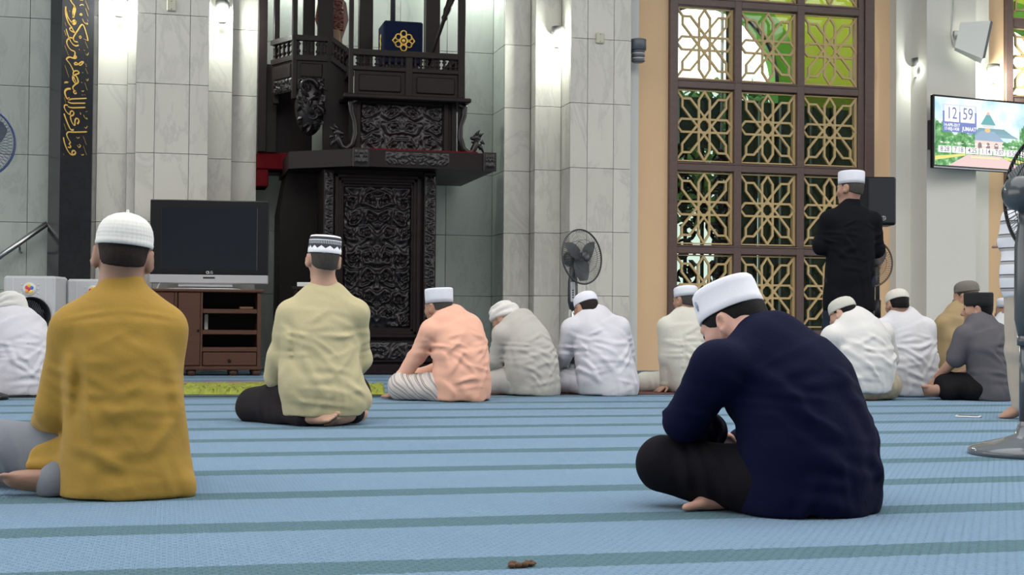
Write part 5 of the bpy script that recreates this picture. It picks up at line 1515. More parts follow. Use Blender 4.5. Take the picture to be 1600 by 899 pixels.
def wall_screen():
    u = VR*math.cos(math.radians(24))+VF*math.sin(math.radians(24)); n = Vector((u.y, -u.x, 0)); z = Vector((0, 0, 1))
    tl = on_y(1458, 147, 13.78)
    Wd, Hd = 1.44, .805
    o = tl-z*Hd
    M = frame(o, u, -n, z)            # x right, y into the wall, z up
    ctr = M @ Vector((Wd/2, 0, Hd/2))
    root = empty('wall_screen', ctr, 'wall-mounted flat screen showing the time 12 59 over a mosque picture', 'television')
    MB(M).box(0, Wd, 0, .05, 0, Hd, .006).build('bezel', MAT['black_plastic'], root)
    MB(M).box(.01, Wd-.01, -.004, .0, .004, .02).build('silver_strip', MAT['light_grey_plastic'], root)
    MB(M).box(Wd*.12, Wd*.40, .05, .30, Hd*.3, Hd*.7).build('wall_bracket', MAT['dark_grey_plastic'], root)
    x0, x1, z0, z1 = .022, Wd-.022, .035, Hd-.022
    E = 1.2
    sky = NT('screen_sky'); tc = sky.node('ShaderNodeTexCoord'); mp = sky.coord('Object', (1, 1, 1)); nz = sky.noise(mp, 3.2, 4)
    sky.b.inputs['Base Color'].default_value = (0, 0, 0, 1); sky.link(sky.mix(sky.ramp(nz, [(.35, 0.0), (.6, 1.0)]), (.42, .68, .86), (.85, .95, .98)), sky.b.inputs['Emission Color']); sky.b.inputs['Emission Strength'].default_value = E
    pic = MB(M).box(x0, x1, -.001, .001, z0, z1).build('screen', sky.m, root)
    def P(uv): return (x0+(x1-x0)*uv[0], z1-(z1-z0)*uv[1])
    lay = [0]
    def poly(name, pts, c, s=E):
        lay[0] += 1
        q = [P(p) for p in pts]; y = -.0012-.0003*lay[0]
        area = sum(q[i][0]*q[(i+1) % len(q)][1]-q[(i+1) % len(q)][0]*q[i][1] for i in range(len(q)))
        if area < 0: q = q[::-1]
        mb = MB(M); mb.add([(a, y, b) for a, b in q], [tuple(range(len(q)))])
        return mb.build(name, c if not isinstance(c, tuple) else emis('screen_'+name, c, s), pic)
    def rect(name, a, b, c, d, colr): return poly(name, [(a, b), (c, b), (c, d), (a, d)], colr)
    tree = NT('screen_trees'); nz = tree.noise(tree.coord('Object'), 16, 5, .7)
    tree.b.inputs['Base Color'].default_value = (0, 0, 0, 1); tree.link(tree.ramp(nz, [(.34, (.03, .12, .05)), (.5, (.10, .34, .10)), (.62, (.34, .60, .30)), (.72, (.75, .85, .8))]), tree.b.inputs['Emission Color']); tree.b.inputs['Emission Strength'].default_value = E
    rs = random.Random(3)
    def canopy(a, b, top, bot, bump=.05):
        pts = [(a, bot)]; k = 12
        for i in range(k+1): pts.append((a+(b-a)*i/k, top(i/k)+rs.uniform(-bump, bump)))
        pts.append((b, bot)); return pts
    rect('lawn', 0, .68, 1, 1, tree.m)
    # mosque
    poly('roof_picture', [(.36, .485), (.78, .485), (.86, .54), (.30, .54)], (.20, .36, .42)); poly('roof_picture', [(.44, .41), (.70, .41), (.78, .485), (.40, .485)], (.16, .32, .38))
    poly('tower_picture', [(.475, .36), (.60, .36), (.595, .40), (.48, .40)], (.62, .66, .66)); poly('tower_roof_picture', [(.52, .205), (.555, .205), (.615, .36), (.46, .36)], (.10, .36, .38))
    poly('finial_picture', [(.537+.014*math.cos(i*.785), .19+.025*math.sin(i*.785)) for i in range(8)], (.80, .42, .26))
    rect('wall_picture', .40, .60, .70, .74, (.78, .62, .56)); poly('hall_roof_picture', [(.46, .455), (.60, .455), (.70, .60), (.37, .60)], (.26, .38, .52))
    poly('dome_picture', [(.53+.03*math.cos(i*.628), .44+.035*math.sin(i*.628)) for i in range(10)], (.85, .48, .22))
    for a in (.452, .535, .62):
        poly('arch_picture', [(a-.02, .73), (a+.02, .73), (a+.02, .66), (a+.012, .635), (a, .622), (a-.012, .635), (a-.02, .66)], (.22, .16, .16))
    poly('tree_picture', canopy(0, .17, lambda t: .34+.12*t, .80), tree.m); poly('tree_picture', canopy(.12, .40, lambda t: .50+.04*math.sin(t*9), .76), tree.m)
    poly('tree_picture', canopy(.68, .90, lambda t: .60-.10*t, .80), tree.m); poly('tree_picture', canopy(.86, 1.0, lambda t: .40-.18*t, .84), tree.m)
    poly('path_picture', [(.33, .82), (.66, .82), (.93, 1), (.13, 1)], (.72, .52, .50)); poly('hedge_picture', [(0, .87), (.30, .81), (.30, .84), (0, .93)], (.72, .66, .16)); poly('hedge_picture', [(.70, .82), (1, .90), (1, .96), (.70, .85)], (.66, .62, .18))
    # clock panel
    rect('clock_panel', .075, .10, .415, .505, (.14, .19, .48)); rect('clock_panel_glow', .075, .10, .415, .20, (.55, .62, .78))
    white = emis('screen_white', (1, 1, 1), E); navy = emis('screen_navy', (.10, .14, .34), E); dark = emis('screen_dark_text', (.10, .10, .14), E)
    for a in (.093, .252): rect('clock_card', a, .115, a+.145, .355, white)
    def txt(s, uv, size, mat, sq=1.0, al='CENTER', bold=0.0):
        x, zz = P(uv); lay[0] += 1
        T = M @ Matrix.Translation((x, -.003-.0003*lay[0], zz)) @ Matrix.Rotation(math.pi/2, 4, 'X')
        text_mesh(s, size, mat, pic, T, al, .0001, sq, bold=bold)
    txt('12', (.165, .235), .185, navy, .82); txt('59', (.325, .235), .185, navy, .82)
    txt('14-APR-2017', (.163, .405), .048, white, .86, bold=.0008); txt('17-REJ-1438', (.163, .462), .048, white, .86, bold=.0008); txt('JUMAAT', (.338, .45), .062, white, .86, bold=.001)
    for k, s in enumerate(('8:28', '7:18', '4:25', '1:14', '7:07', '5:50', '5:40')):
        a = .03+.1375*k
        rect('time_card', a, .715, a+.128, .81, white); txt(s, (a+.064, .764), .078, dark, .95, bold=.0008)
        for q in range(3): rect('caption_mark', a+.02+.033*q, .655+.01*((q+k) % 2), a+.045+.033*q, .672+.01*((q*k) % 2), white)
    yl = emis('screen_yellow', (.95, .85, .35), E)
    for q in range(14): rect('caption_mark', .35+.021*q, .845+.006*(q % 2), .366+.021*q, .868, yl)

def cabinet_tv():
    yc = 13.42; cb = MAT['cab_wood']
    x = lambda px: fx(px, yc, 500); z = lambda py: fz(340, py, yc)
    zt = z(452); L, Rr = x(229), x(412)
    root = empty('tv_cabinet', ((L+Rr)/2, yc+.2, 0), 'reddish-brown wooden cabinet with open shelves carrying the television', 'cabinet')
    zf = .055; D = .50
    MB().box(L, Rr, yc-.02, yc+D, zt-.03, zt, .008).build('top', cb, root)
    MB().box(x(231), x(410), yc-.015, yc+D-.02, zf, zf+.035, .006).build('bottom', cb, root)
    MB().box(x(231), x(410), yc+D-.035, yc+D-.02, zf+.03, zt-.03).build('back', MAT['dark_wood'], root)
    for a, b in ((231, 235), (272, 277), (313, 316.5), (402, 408)):
        MB().box(x(a), x(b), yc, yc+D-.03, zf+.03, zt-.03, .003).build('side_panel', cb, root)
    zs = [z(578), z(550), z(523), z(490)]
    for zz in zs[1:]: MB().box(x(316.5), x(402), yc+.005, yc+D-.04, zz-.0, zz+.042, .004).build('shelf', cb, root)
    d = MB().box(x(278), x(312.5), yc-.012, yc+.01, zf+.04, zt-.035, .006).build('door', cb, root)
    k = MB(); k.sphere((x(310), yc-.022, z(517)), .012, 10, 8); k.build('handle', MAT['dark_wood'], d)
    d2 = MB().box(x(235.5), x(271.5), yc-.012, yc+.01, zf+.04, zt-.035, .006).build('door', cb, root)
    k = MB(); k.sphere((x(240), yc-.022, z(517)), .012, 10, 8); k.build('handle', MAT['dark_wood'], d2)
    dr = MB().box(x(317.5), x(401), yc-.012, yc+.3, zf+.04, zs[1]-.006, .006).build('drawer', cb, root)
    k = MB(); k.sphere((x(359), yc-.024, z(564)), .016, 10, 8); k.build('knob', MAT['dark_wood'], dr)
    for a in (236, 300, 366, 402): 
        f = MB(Matrix.Translation((x(a), yc+.05, 0))); f.lathe([(0, 0), (.035, 0), (.045, .03), (.04, zf+.005), (0, zf+.005)], 14); f.build('foot', cb, root)
        f = MB(Matrix.Translation((x(a), yc+.42, 0))); f.lathe([(0, 0), (.035, 0), (.045, .03), (.04, zf+.005), (0, zf+.005)], 14); f.build('foot', cb, root)
    # things on the shelves
    set_tags(MB().box(x(320), x(326), yc+.18, yc+.34, zs[2]+.043, zs[2]+.19, .003).build('white_book', MAT['white_plastic']), 'white upright booklet on the middle cabinet shelf', 'book')
    set_tags(MB().box(x(375), x(396), yc+.06, yc+.2, zs[3]+.043, zs[3]+.065, .004).build('small_box', plain('brown_card', (.16, .08, .04), .7)), 'small flat brown box on the upper cabinet shelf', 'box')
    # television
    a, b = at(235, 312, 13.36), at(420, 318, 13.50)
    u = Vector((b.x-a.x, b.y-a.y, 0)); Wd = u.length; u.normalize(); zb = fz(330, 443, 13.6); Hd = at(237, 312, 13.36).z-zb+.004
    n = Vector((u.y, -u.x, 0)); o = Vector((a.x, a.y, zb)); M = frame(o, u, -n, (0, 0, 1))
    tv = empty('television', M @ Vector((Wd/2, .06, zt-zb)), 'large dark flat television with a silver lower edge on the wooden cabinet', 'television')
    ss = Hd*.105
    MB(M).box(0, Wd, 0, .09, ss, Hd, .008).build('bezel', MAT['black_plastic'], tv)
    scr = NT('dark_screen_glass'); scr.color((.010, .014, .022)); scr.b.inputs['Roughness'].default_value = .12
    MB(M).box(Wd*.095, Wd*.905, -.003, .01, ss+Hd*.06, Hd*.915, .002).build('screen', scr.m, tv)
    sp = MB(M).box(0, Wd, -.004, .09, 0, ss, .008).build('speaker_bar', MAT['light_grey_plastic'], tv)
    MB(M).box(Wd*.45, Wd*.55, -.007, 0, ss*.58, ss*.74).build('control_slot', MAT['black_plastic'], sp)
    T = M @ Matrix.Translation((Wd*.515, -.003, ss+Hd*.028)) @ Matrix.Rotation(math.pi/2, 4, 'X')
    text_mesh('LG', .034, MAT['white_plastic'], tv, T, 'CENTER', .0005)
    lg = MB(M); lg.tube([(Wd*.487+.011*math.cos(q), -.003, ss+Hd*.028+.011*math.sin(q)) for q in [i*.5236 for i in range(13)]], .003, 5, False); lg.build('logo', MAT['white_plastic'], tv)
    MB(M).box(Wd*.24, Wd*.70, .02, .07, -.03, .01, .004).build('neck', MAT['light_grey_plastic'], tv)
    ov = MB(M @ Matrix.Translation((Wd*.46, .05, zt-zb+.0005))); ov.lathe([(0, 0), (.36, 0), (.37, .006), (.35, .014), (0, .018)], 40, 1.0, .42); ov.build('stand_base', MAT['steel'], tv)
    cbl = MB(); p = at(245, 446, 13.3)
    cbl.tube([at(251, 441, 13.42), at(247, 449, 13.28)+Vector((0, -.03, .01)), at(243, 456, 13.25), at(242, 468, 13.24)], .006, 6)
    set_tags(cbl.build('power_cable', MAT['light_grey_plastic']), 'grey power cable hanging over the front edge of the television cabinet', 'cable')

# ------------------------------------------------------------------ other props
def cooler(px0, px1, ptop, d, label):
    A, B = at(px0, ptop, d), at(px1, ptop, d)
    w = (B-A).length; zt = A.z; M = frame(Vector((A.x, A.y, 0)), VR, VF, (0, 0, 1))
    root = empty('air_cooler', M @ Vector((w/2, .18, 0)), label, 'air cooler', 'grey air coolers by the granite pilaster')
    gy = plain('silver_grey_cooler_plastic', (.50, .50, .52), .45)
    bd = MB(M).box(0, w, .0, .36, .05, zt, .02); bd.build('body', gy, root)
    R = w*.36; cz = zt-.30-.05; cx = w*.56
    g = MB(M @ Matrix.Translation((cx, -.004, cz)) @ Matrix.Rotation(math.pi/2, 4, 'X')); g.lathe([(0, -.03), (R, -.03), (R, .0), (R*1.05, .004), (R*1.05, .016), (R*.98, .016), (R*.95, -.0), (0, -.0)], 40)
    gr = g.build('fan_opening', MAT['black_plastic'], root)
    for i in range(17):
        s = (i/16-.5)*2*R*.92; hl = math.sqrt(max(R*R*.86-s*s, 1e-4))
        sl = MB(M); sl.tube([(cx+s*.7-hl*.35, -.012, cz+s*.7*.4+hl*.9), (cx+s*.7+hl*.35, -.012, cz+s*.4*.7-hl*.9)], .004, 5); sl.build('louvre', MAT['dark_grey_plastic'], gr)
    for sx in (.19, .82): MB(M).box(w*sx, w*sx+.006, -.003, .01, zt-.30, zt-.02).build('trim_line', MAT['white_plastic'], root)
    kb = MB(M @ Matrix.Translation((w*.51, 0, zt-.115)) @ Matrix.Rotation(math.pi/2, 4, 'X')); kb.lathe([(0, .008), (.055, .008), (.06, .0), (.06, -.01)], 24); kn = kb.build('emblem_dial', MAT['white_plastic'], root)
    for (dx, dz, cc) in ((-.02, .015, (.7, .05, .05)), (.0, .03, (.8, .55, .05)), (.022, .012, (.05, .15, .6)), (-.018, -.02, (.8, .3, .05)), (.016, -.022, (.85, .6, .1)), (0, 0, (.6, .05, .08))):
        q = MB(M); q.sphere((w*.51+dx, -.009, zt-.115+dz), (.017, .004, .017), 10, 6); q.build('dial_petal', plain('dial_colour', cc, .4), kn)
    for sx in (.36, .68):
        for k in range(3):
            q = MB(M); q.sphere((w*sx, -.002, zt-.075-.038*k), (.008, .005, .008), 8, 5); q.build('button', MAT['white_plastic'], root)
    for sx in (.08, w-.08):
        for yy in (.06, .30):
            q = MB(M @ Matrix.Translation((sx, yy, 0))); q.lathe([(0, 0), (.025, 0), (.025, .055), (0, .055)], 12); q.build('castor', MAT['black_plastic'], root)

def props():
    # marks on the piers
    for px, py, lab in ((268, 9, 'small cream junction box between the lamps on the left marble pier'), (937, 60, 'small cream junction box on the marble pier right of the pulpit')):
        p = on_y(px, py, YC); q = MB().box(p.x-.045, p.x+.045, YC-.03, YC, p.z-.055, p.z+.055, .008)
        o = empty('junction_box', (p.x, YC, p.z), lab, 'junction box')
        q.build('cover', MAT['cream_plastic'], o)
        for s in (-1, 1): 
            k = MB(); k.sphere((p.x, YC-.03, p.z+s*.038), (.005, .003, .005), 8, 5); k.build('screw', MAT['dark_grey_plastic'], o)
    for px, py, Y, lab in ((187, 6, 14.30, 'glowing wall lamp beside the black granite pilaster'), (347, 16, YB, 'glowing wall lamp on the left pier beside the pulpit stairs'),
                           (868, 56, YB, 'glowing wall lamp on the marble pier right of the pulpit'), (1427, 104, YB, 'glowing wall lamp on the plaster pier, left of the white loudspeaker'),
                           (1545, 113, YB, 'glowing wall lamp right of the white loudspeaker, above the wall screen')):
        wall_lamp(px, py, Y, lab, 42 if px < 1000 else 75)
    for px, lab in ((470, 'alcove wall lamp high above the pulpit stairs'), (735, 'alcove wall lamp high above the right end of the pulpit')):
        wall_lamp(px, -75, YBACK, lab, 80)
    # outdoor style lamp on the white strip
    p = on_y(1001, 72, 14.1); o = empty('bulkhead_lamp', (p.x, 14.34, p.z), 'unlit dark grey ribbed wall lamp on the white strip beside the apricot wall', 'wall lamp')
    M = Matrix.Translation((p.x, 14.18, p.z))
    h = MB(M); h.lathe([(0, .085), (.08, .085), (.085, .08), (.085, -.03), (0, -.03)], 26); h.build('hood', MAT['grey_plastic'], o)
    MB(M).box(-.12, -.04, -.02, .17, -.045, .085, .006).build('bracket', MAT['dark_grey_plastic'], o)
    for k in range(5):
        r = MB(M); r.lathe([(0, -.035-.026*k), (.072, -.035-.026*k), (.072, -.047-.026*k), (.05, -.06-.026*k), (0, -.06-.026*k)], 22); r.build('rib', MAT['light_grey_plastic'] if k % 2 else MAT['grey_plastic'], o)
    # white loudspeaker on the right pier
    A = on_y(1520, 62, 13.82); o = empty('wall_loudspeaker', on_y(1497, 60, YC), 'white wedge-shaped loudspeaker bracketed high on the plaster pier', 'loudspeaker')
    d = (VR*.95-VF*.26+Vector((0, 0, -.20))).normalized(); s = Vector((0, 0, 1)).cross(d).normalized(); M = frame(A, s, d.cross(s)*-1, d)
    up = d.cross(s)
    def LP(x, y, z): return A+s*x+up*y+d*z
    vv = [LP(-.09, -.13, -.17), LP(.09, -.13, -.17), LP(.09, .15, -.17), LP(-.09, .15, -.17), LP(-.16, -.22, .14), LP(.16, -.22, .14), LP(.16, .20, .14), LP(-.16, .20, .14)]
    b = MB(); b.add(vv, [(0, 3, 2, 1), (4, 5, 6, 7), (0, 1, 5, 4), (1, 2, 6, 5), (2, 3, 7, 6), (3, 0, 4, 7)]); b.build('cabinet', plain('white_speaker_shell', (.80, .80, .76), .5), o)
    vv = [LP(-.165, -.225, .14), LP(.165, -.225, .14), LP(.165, .205, .14), LP(-.165, .205, .14), LP(-.15, -.21, .165), LP(.15, -.21, .165), LP(.15, .19, .165), LP(-.15, .19, .165)]
    b = MB(); b.add(vv, [(0, 3, 2, 1), (4, 5, 6, 7), (0, 1, 5, 4), (1, 2, 6, 5), (2, 3, 7, 6), (3, 0, 4, 7)]); b.build('grille', MAT['grey_plastic'], o)
    w = on_y(1495, 60, YC); b = MB(); b.box(w.x-.05, w.x+.05, YC-.03, YC, w.z-.08, w.z+.08, .006); b.tube([(w.x, YC-.02, w.z), LP(0, 0, -.16)], .03, 10); b.build('bracket', MAT['light_grey_plastic'], o)
    b = MB(); b.tube([on_y(1491, -40, YC-.01), on_y(1490.5, 20, YC-.01), on_y(1487, 55, YC-.01), on_y(1492, 74, YC-.02), LP(0, -.05, -.16)], .012, 8); b.build('cable', MAT['white_plastic'], o)
    # black loudspeaker on a stand
    d_ = 12.6; A, B = at(1341, 276, d_), at(1400, 352, d_)
    c = (A+B)/2; w = (B-A).dot(VR); M = frame(Vector((A.x, A.y, 0)), VR, VF, (0, 0, 1))
    o = empty('stand_loudspeaker', (c.x+.1*VF.x, c.y+.1*VF.y, 0), 'black loudspeaker on a pole stand behind the man in black', 'loudspeaker')
    sp = MB(M).box(0, w, 0, .28, B.z, A.z, .015).build('cabinet', MAT['black_plastic'], o)
    MB(M).box(w*.26, w-.012, -.012, .004, B.z+.015, A.z-.015, .01).build('grille', plain('black_mesh_grille', (.012, .014, .018), .8, 0, .3, 400), sp)
    lg = MB(M @ Matrix.Translation((w*.66, -.014, B.z+.06)) @ Matrix.Rotation(math.pi/2, 4, 'X')); lg.tube([(.018*math.cos(q), .018*math.sin(q), 0) for q in [i*.5236 for i in range(13)]], .0028, 5, False)
    for q in range(3): lg.tube([(0, 0, 0), (.016*math.cos(q*2.094+1.57), .016*math.sin(q*2.094+1.57), 0)], .0025, 5)
    lg.build('logo', MAT['light_grey_plastic'], o)
    px_ = w*.62
    p = MB(M); p.tube([(px_, .14, .25), (px_, .14, B.z+.01)], .02, 12); p.tube([(px_, .14, .55), (px_, .14, .75)], .03, 12); p.build('pole', MAT['black_plastic'], o)
    for q in range(3):
        a = q*2.094+.5; t = MB(M); t.tube([(px_, .14, .62), (px_+.42*math.cos(a), .14+.42*math.sin(a), .012)], .012, 8); t.build('leg', MAT['black_plastic'], o)
    # fans
    f = floor_pt(894, 592)
    fan('pedestal_fan', 'dark grey pedestal fan with round grille standing by the marble pier', (f.x, f.y, 0), at(905, 401, 12.75).z, (VR*.66-VF*.74+Vector((0, 0, .10))), .255, MAT['dark_grey_plastic'], MAT['dark_grey_plastic'], MAT['dark_grey_plastic'])
    b = at(1350, 412, 12.0)
    fan('pedestal_fan', 'pedestal fan half hidden behind the standing man in black', (b.x, b.y, 0), b.z, (-VF+VR*.25), .20, plain('bronze_wire', (.16, .12, .09), .4, .6), MAT['black_plastic'], MAT['black_plastic'], wires=60)
    b = at(-36, 225, 9.2)
    fan('pedestal_fan', 'blue-rimmed fan cut off by the left edge of the picture', (b.x, b.y, 0), b.z, (VR*.35-VF), .235, plain('blue_fan_wire', (.03, .05, .14), .4), MAT['black_plastic'], MAT['black_plastic'], wires=60)
    f = floor_pt(1603, 711)
    zc = at(1600, 300, 5.85).z
    fan('pedestal_fan', 'large glossy dark grey pedestal fan at the right edge', (f.x, f.y, 0), zc, (VR*.93+VF*.36), .27, MAT['black_plastic'], plain('glossy_grey_plastic', (.055, .065, .075), .18), plain('glossy_grey_base', (.10, .11, .125), .14), base_r=.235, pole_r=.019, box_low=.55)
    # stainless handrail
    a, b = on_y(-70, 450, 14.48), on_y(74, 349, 14.48); h = MB(); h.tube([a, b], .028, 12)
    o = empty('handrail', b, 'sloping stainless steel handrail left of the black granite pilaster', 'handrail'); h.build('rail', MAT['steel'], o)
    c = on_y(30, 382, 14.48); k = MB(); k.tube([c, c+Vector((0, .06, -.07)), c+Vector((0, .17, -.07))], .012, 8); k.build('bracket', MAT['steel'], o)
    # air coolers
    cooler(5, 86, 431, 12.2, 'grey air cooler with round black fan opening at the far left'); cooler(104, 186, 436, 12.5, 'grey air cooler half hidden behind the man in mustard')
    # rugs along the first row
    def rug(name, corners, h, mat, label, fuzz=0.0, seed=1):
        P = [floor_pt(*q) for q in corners]     # near-left, near-right, far-right, far-left
        rs = np.random.RandomState(seed); nu, nv = (120, 14) if fuzz else (24, 4)
        vv = []; ff = []
        for j in range(nv+1):
            for i in range(nu+1):
                u, v = i/nu, j/nv; p = P[0].lerp(P[1], u).lerp(P[3].lerp(P[2], u), v)
                e = 0.004 if (i in (0, nu) or j in (0, nv)) else h*(1-(fuzz*.5))+fuzz*h*rs.rand()
                jx, jy = ((rs.rand(2)-.5)*.03 if fuzz and 0 < i < nu and 0 < j < nv else (0, 0))
                vv.append((p.x+jx, p.y+jy, e))
        for j in range(nv):
            for i in range(nu): a = j*(nu+1)+i; ff.append((a, a+1, a+nu+2, a+nu+1))
        mb = MB(); mb.add(vv, ff, bool(not fuzz)); set_tags(mb.build(name, mat), label, 'rug')
    rug('shag_rug', ((235, 617.5), (602, 617.5), (600, 606), (240, 606)), .035, plain('green_shag_pile', (.23, .26, .03), .95, 0, .55, 14), 'green shaggy rug in front of the wooden cabinet', .8)
    rug('prayer_mat', ((232, 604.5), (440, 603.5), (432, 597), (236, 598)), .005, plain('brown_woven_mat', (.28, .17, .09), .9, 0, .35, 20), 'brown woven mat lying beyond the green shaggy rug')
    rug('prayer_mat', ((742, 618.5), (1062, 617), (1058, 605), (745, 606)), .005, plain('dark_red_woven_mat', (.09, .03, .03), .9, 0, .5, 12), 'dark red mat under the men in grey, white and cream')
    rug('prayer_mat', ((-40, 620.5), (88, 620), (90, 606), (-40, 606)), .005, plain('black_woven_mat', (.03, .025, .03), .9, 0, .4, 12), 'dark mat under the turbaned man at the left edge')
    rug('prayer_mat', ((1376, 620), (1470, 621), (1465, 606), (1380, 606)), .005, plain('dark_mat_weave', (.03, .03, .04), .9, 0, .4, 12), 'dark mat under the man in the crochet cap')
    MBk = MB()
    a, b, c, d = floor_pt(-40, 622.5), floor_pt(612, 620.5), floor_pt(612, 618.2), floor_pt(-40, 620)
    MBk.add([tuple(q+Vector((0, 0, .004))) for q in (a, b, c, d)]+[tuple(q) for q in (a, b, c, d)], [(0, 1, 2, 3), (0, 4, 5, 1), (1, 5, 6, 2), (2, 6, 7, 3), (3, 7, 4, 0)])
    set_tags(MBk.build('rug_binding', plain('dark_binding_tape', (.015, .02, .02), .9)), 'thin black binding strip on the carpet along the green rug', 'strip')
    # phone and speck on the carpet
    a, b = floor_pt(1492, 652), floor_pt(1531, 653.5); u = (b-a).normalized(); M = frame(a, u, Vector((-u.y, u.x, 0)), (0, 0, 1))
    o = empty('mobile_phone', (a+b)/2, 'white mobile phone lying on the carpet before the black-capped man', 'phone')
    L = (b-a).length; MB(M).box(0, L, 0, .07, 0, .009, .003).build('case', MAT['white_plastic'], o); MB(M).box(.012, L-.012, .004, .066, .009, .0098).build('screen', MAT['black_plastic'], o)
    p = floor_pt(813, 887); rs = random.Random(2); q = MB()
    for i in range(9): q.sphere((p.x+rs.uniform(-.024, .03), p.y+rs.uniform(-.01, .012), .006), (rs.uniform(.006, .014), rs.uniform(.005, .009), rs.uniform(.004, .009)), 8, 5)
    set_tags(q.build('fluff_scrap', plain('brown_fluff', (.11, .06, .035), .95)), 'small brown scrap of fluff on the nearest carpet stripe', 'debris')
    # small box on a dark stool left of the pulpit
    d_ = 13.2; a, b = at(463, 441, d_), at(480, 448, d_); M = frame(Vector((a.x, a.y, 0)), VR, VF, (0, 0, 1)); w = (b-a).dot(VR)
    o = empty('plinth_table', M @ Vector((.1, .1, 0)), 'narrow dark wooden stand behind the man in khaki', 'table')
    MB(M).box(-.04, .24, 0, .24, b.z-.03, b.z, .004).build('top', MAT['dark_wood'], o)
    for sx in (-.02, .19):
        for sy in (.01, .2): MB(M).box(sx, sx+.03, sy, sy+.03, 0, b.z-.03).build('leg', MAT['dark_wood'], o)
    set_tags(MB(M).box(0, .16, .04, .16, b.z, a.z, .004).build('white_box', MAT['white_plastic']), 'small white box on the dark stand beside the pulpit', 'box')

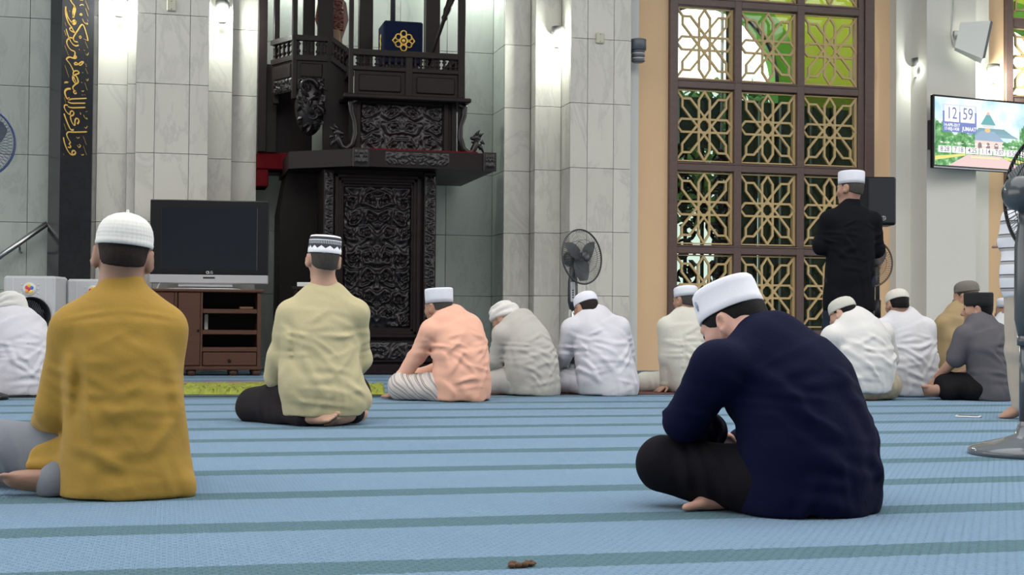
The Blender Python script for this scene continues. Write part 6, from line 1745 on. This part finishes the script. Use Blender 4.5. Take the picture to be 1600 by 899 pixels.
# ------------------------------------------------------------------ outside the lattice windows
def outside():
    Ya = 17.2
    c = on_y(1102, 125, Ya); r = fx(1212, Ya, 125)-c.x; R = fx(1245, Ya, 125)-c.x
    lime = NT('lime_wall_paint'); lime.color((.50, .62, .05)); lime.b.inputs['Roughness'].default_value = .8
    green = plain('bright_green_arch_paint', (.12, .40, .02), .7)
    def arch(cx, label):
        root = empty('garden_arch', (cx, Ya, 0), label, 'arch', 'garden arches behind the windows')
        N = 24; ang = [math.pi*i/N for i in range(N+1)]
        inner = [(cx+r*math.cos(a), c.z+r*math.sin(a)) for a in ang]; mid = [(cx+R*math.cos(a), c.z+R*math.sin(a)) for a in ang]
        band = MB(); 
        for i in range(N): band.prism([inner[i], mid[i], mid[i+1], inner[i+1]], Ya-.08, Ya+.2)
        band.box(cx+r, cx+R, Ya-.08, Ya+.2, -.12, c.z).box(cx-R, cx-r, Ya-.08, Ya+.2, -.12, c.z); band.build('arch_band', green, root)
        ln = MB(); ln.tube([(a, Ya-.09, b) for a, b in [(cx+(r-.02)*math.cos(q), c.z+(r-.02)*math.sin(q)) for q in ang]], .028, 6); ln.build('arch_trim', MAT['dark_grey_plastic'], root)
        X0, X1, Z1 = cx-2.15, cx+2.15, 6.5
        def outp(a):
            dx, dz = math.cos(a), math.sin(a); t = min((2.15/abs(dx)) if abs(dx) > 1e-6 else 9e9, ((Z1-c.z)/dz) if dz > 1e-6 else 9e9); return (cx+dx*t, c.z+dz*t)
        wl = MB(); cor = math.atan2(Z1-c.z, 2.15); A2 = sorted(ang+[cor, math.pi-cor])
        for a, b in zip(A2[:-1], A2[1:]):
            if b-a < 1e-6: continue
            wl.prism([(cx+R*math.cos(a), c.z+R*math.sin(a)), outp(a), outp(b), (cx+R*math.cos(b), c.z+R*math.sin(b))], Ya, Ya+.15)
        wl.box(cx+R, X1, Ya, Ya+.15, -.12, c.z).box(X0, cx-R, Ya, Ya+.15, -.12, c.z); wl.build('arch_wall', lime.m, root)
    arch(c.x, 'lime green wall with a bright green arch behind the first lattice window'); arch(c.x+4.35, 'lime green wall with a bright green arch behind the second lattice window')
    # dark screens standing before the arches, lower half
    dk = plain('dark_green_shutter', (.055, .092, .078), .35); gy = plain('dark_grey_post', (.03, .035, .035), .4)
    Ys = 16.6; z1 = fz(1200, 157, Ys)
    for k, (a, b) in enumerate(((1060, 1126), (1141, 1182), (1186, 1215), (1219, 1263), (1267, 1300), (1304, 1352))):
        X0, X1 = fx(a, Ys, 300), fx(b, Ys, 300); zb = -.13 if k else fz(1100, 232, Ys)
        o = empty('garden_shutter', ((X0+X1)/2, Ys, max(zb, -.13)), ('dark green shutter panel outside the window, ' + ('above the iron scrollwork', 'second from the left', 'third from the left', 'fourth from the left', 'fifth from the left', 'at the right end')[k]), 'shutter', 'dark shutters outside the first window')
        MB().box(X0, X1, Ys, Ys+.04, zb, z1-.05*k*.3, .004).build('board', dk, o)
        for s in (X0, X1-.03): MB().box(s, s+.03, Ys-.03, Ys, zb, z1-.05*k*.3).build('stile', gy, o)
    # poles
    for a, m, w, lab in ((1128.5, MAT['light_grey_plastic'], .02, 'thin grey pipe outside the upper lattice window'), (1138.5, MAT['black_plastic'], .035, 'black post outside the upper lattice window')):
        X = fx(a, 16.5, 60); q = MB(); q.tube([(X, 16.5, -.13), (X, 16.5, 6.0)], w, 10); set_tags(q.build('garden_post', m), lab, 'post')
    # iron scrollwork in the left bay
    r_ = MB(); Yi = 16.35; X0, X1 = fx(1045, Yi, 300), fx(1150, Yi, 300)
    scrollwork(r_, (X0, Yi, .1), (1, 0, 0), (0, 0, 1), (0, -1, 0), X1-X0, fz(1100, 232, Yi)-.1, .30, 21, True, .022, .25)
    for i in range(5): r_.box(X0+(X1-X0)*i/4-.02, X0+(X1-X0)*i/4+.02, Yi, Yi+.03, -.13, fz(1100, 232, Yi))
    set_tags(r_.build('iron_screen', MAT['black_plastic']), 'black iron scrollwork screen outside the lower left window panes', 'screen')
    # trees beyond
    lf = plain('garden_leaf', (.10, .22, .05), .6, 0, .4, 5)
    rs = random.Random(5)
    for k, (px, Y, zz, rad) in enumerate(((1120, 27, 4.0, 2.7), (1590, 27, 4.0, 2.5))):
        p = on_y(px, 300, Y); t = empty('garden_tree', (p.x, Y, -.13), ('leafy garden tree behind the iron scrollwork of the first window', 'leafy garden tree behind the second lattice window')[k], 'tree', 'garden trees outside')
        tk = MB(); tk.tube([(p.x, Y, -.13), (p.x+.1, Y, zz*.6), (p.x, Y, zz)], [.16, .12, .08], 9); tk.build('trunk', wood('bark', (.06, .045, .03), (.10, .075, .05), .9), t)
        cr = MB()
        for i in range(3600):
            a, b, q = rs.uniform(0, 6.28), math.acos(rs.uniform(-1, 1)), rad*rs.uniform(.5, 1)
            c0 = Vector((p.x+q*math.sin(b)*math.cos(a), Y+q*math.sin(b)*math.sin(a), zz+.55*q*math.cos(b)))
            d = Vector((rs.uniform(-1, 1), rs.uniform(-1, 1), rs.uniform(-1, .4))).normalized(); n = d.cross(Vector((rs.uniform(-1, 1), rs.uniform(-1, 1), rs.uniform(-1, 1)))).normalized()
            leaf(cr, c0, d, n, rs.uniform(.16, .30), .14, .02)
        set_tags(cr.build('foliage', lf, t), kind='stuff')
# ------------------------------------------------------------------ build
init_mats()
pilaster = shell()
calligraphy(pilaster)
pulpit()
cabinet_tv()
wall_screen()
props()
outside()
people()
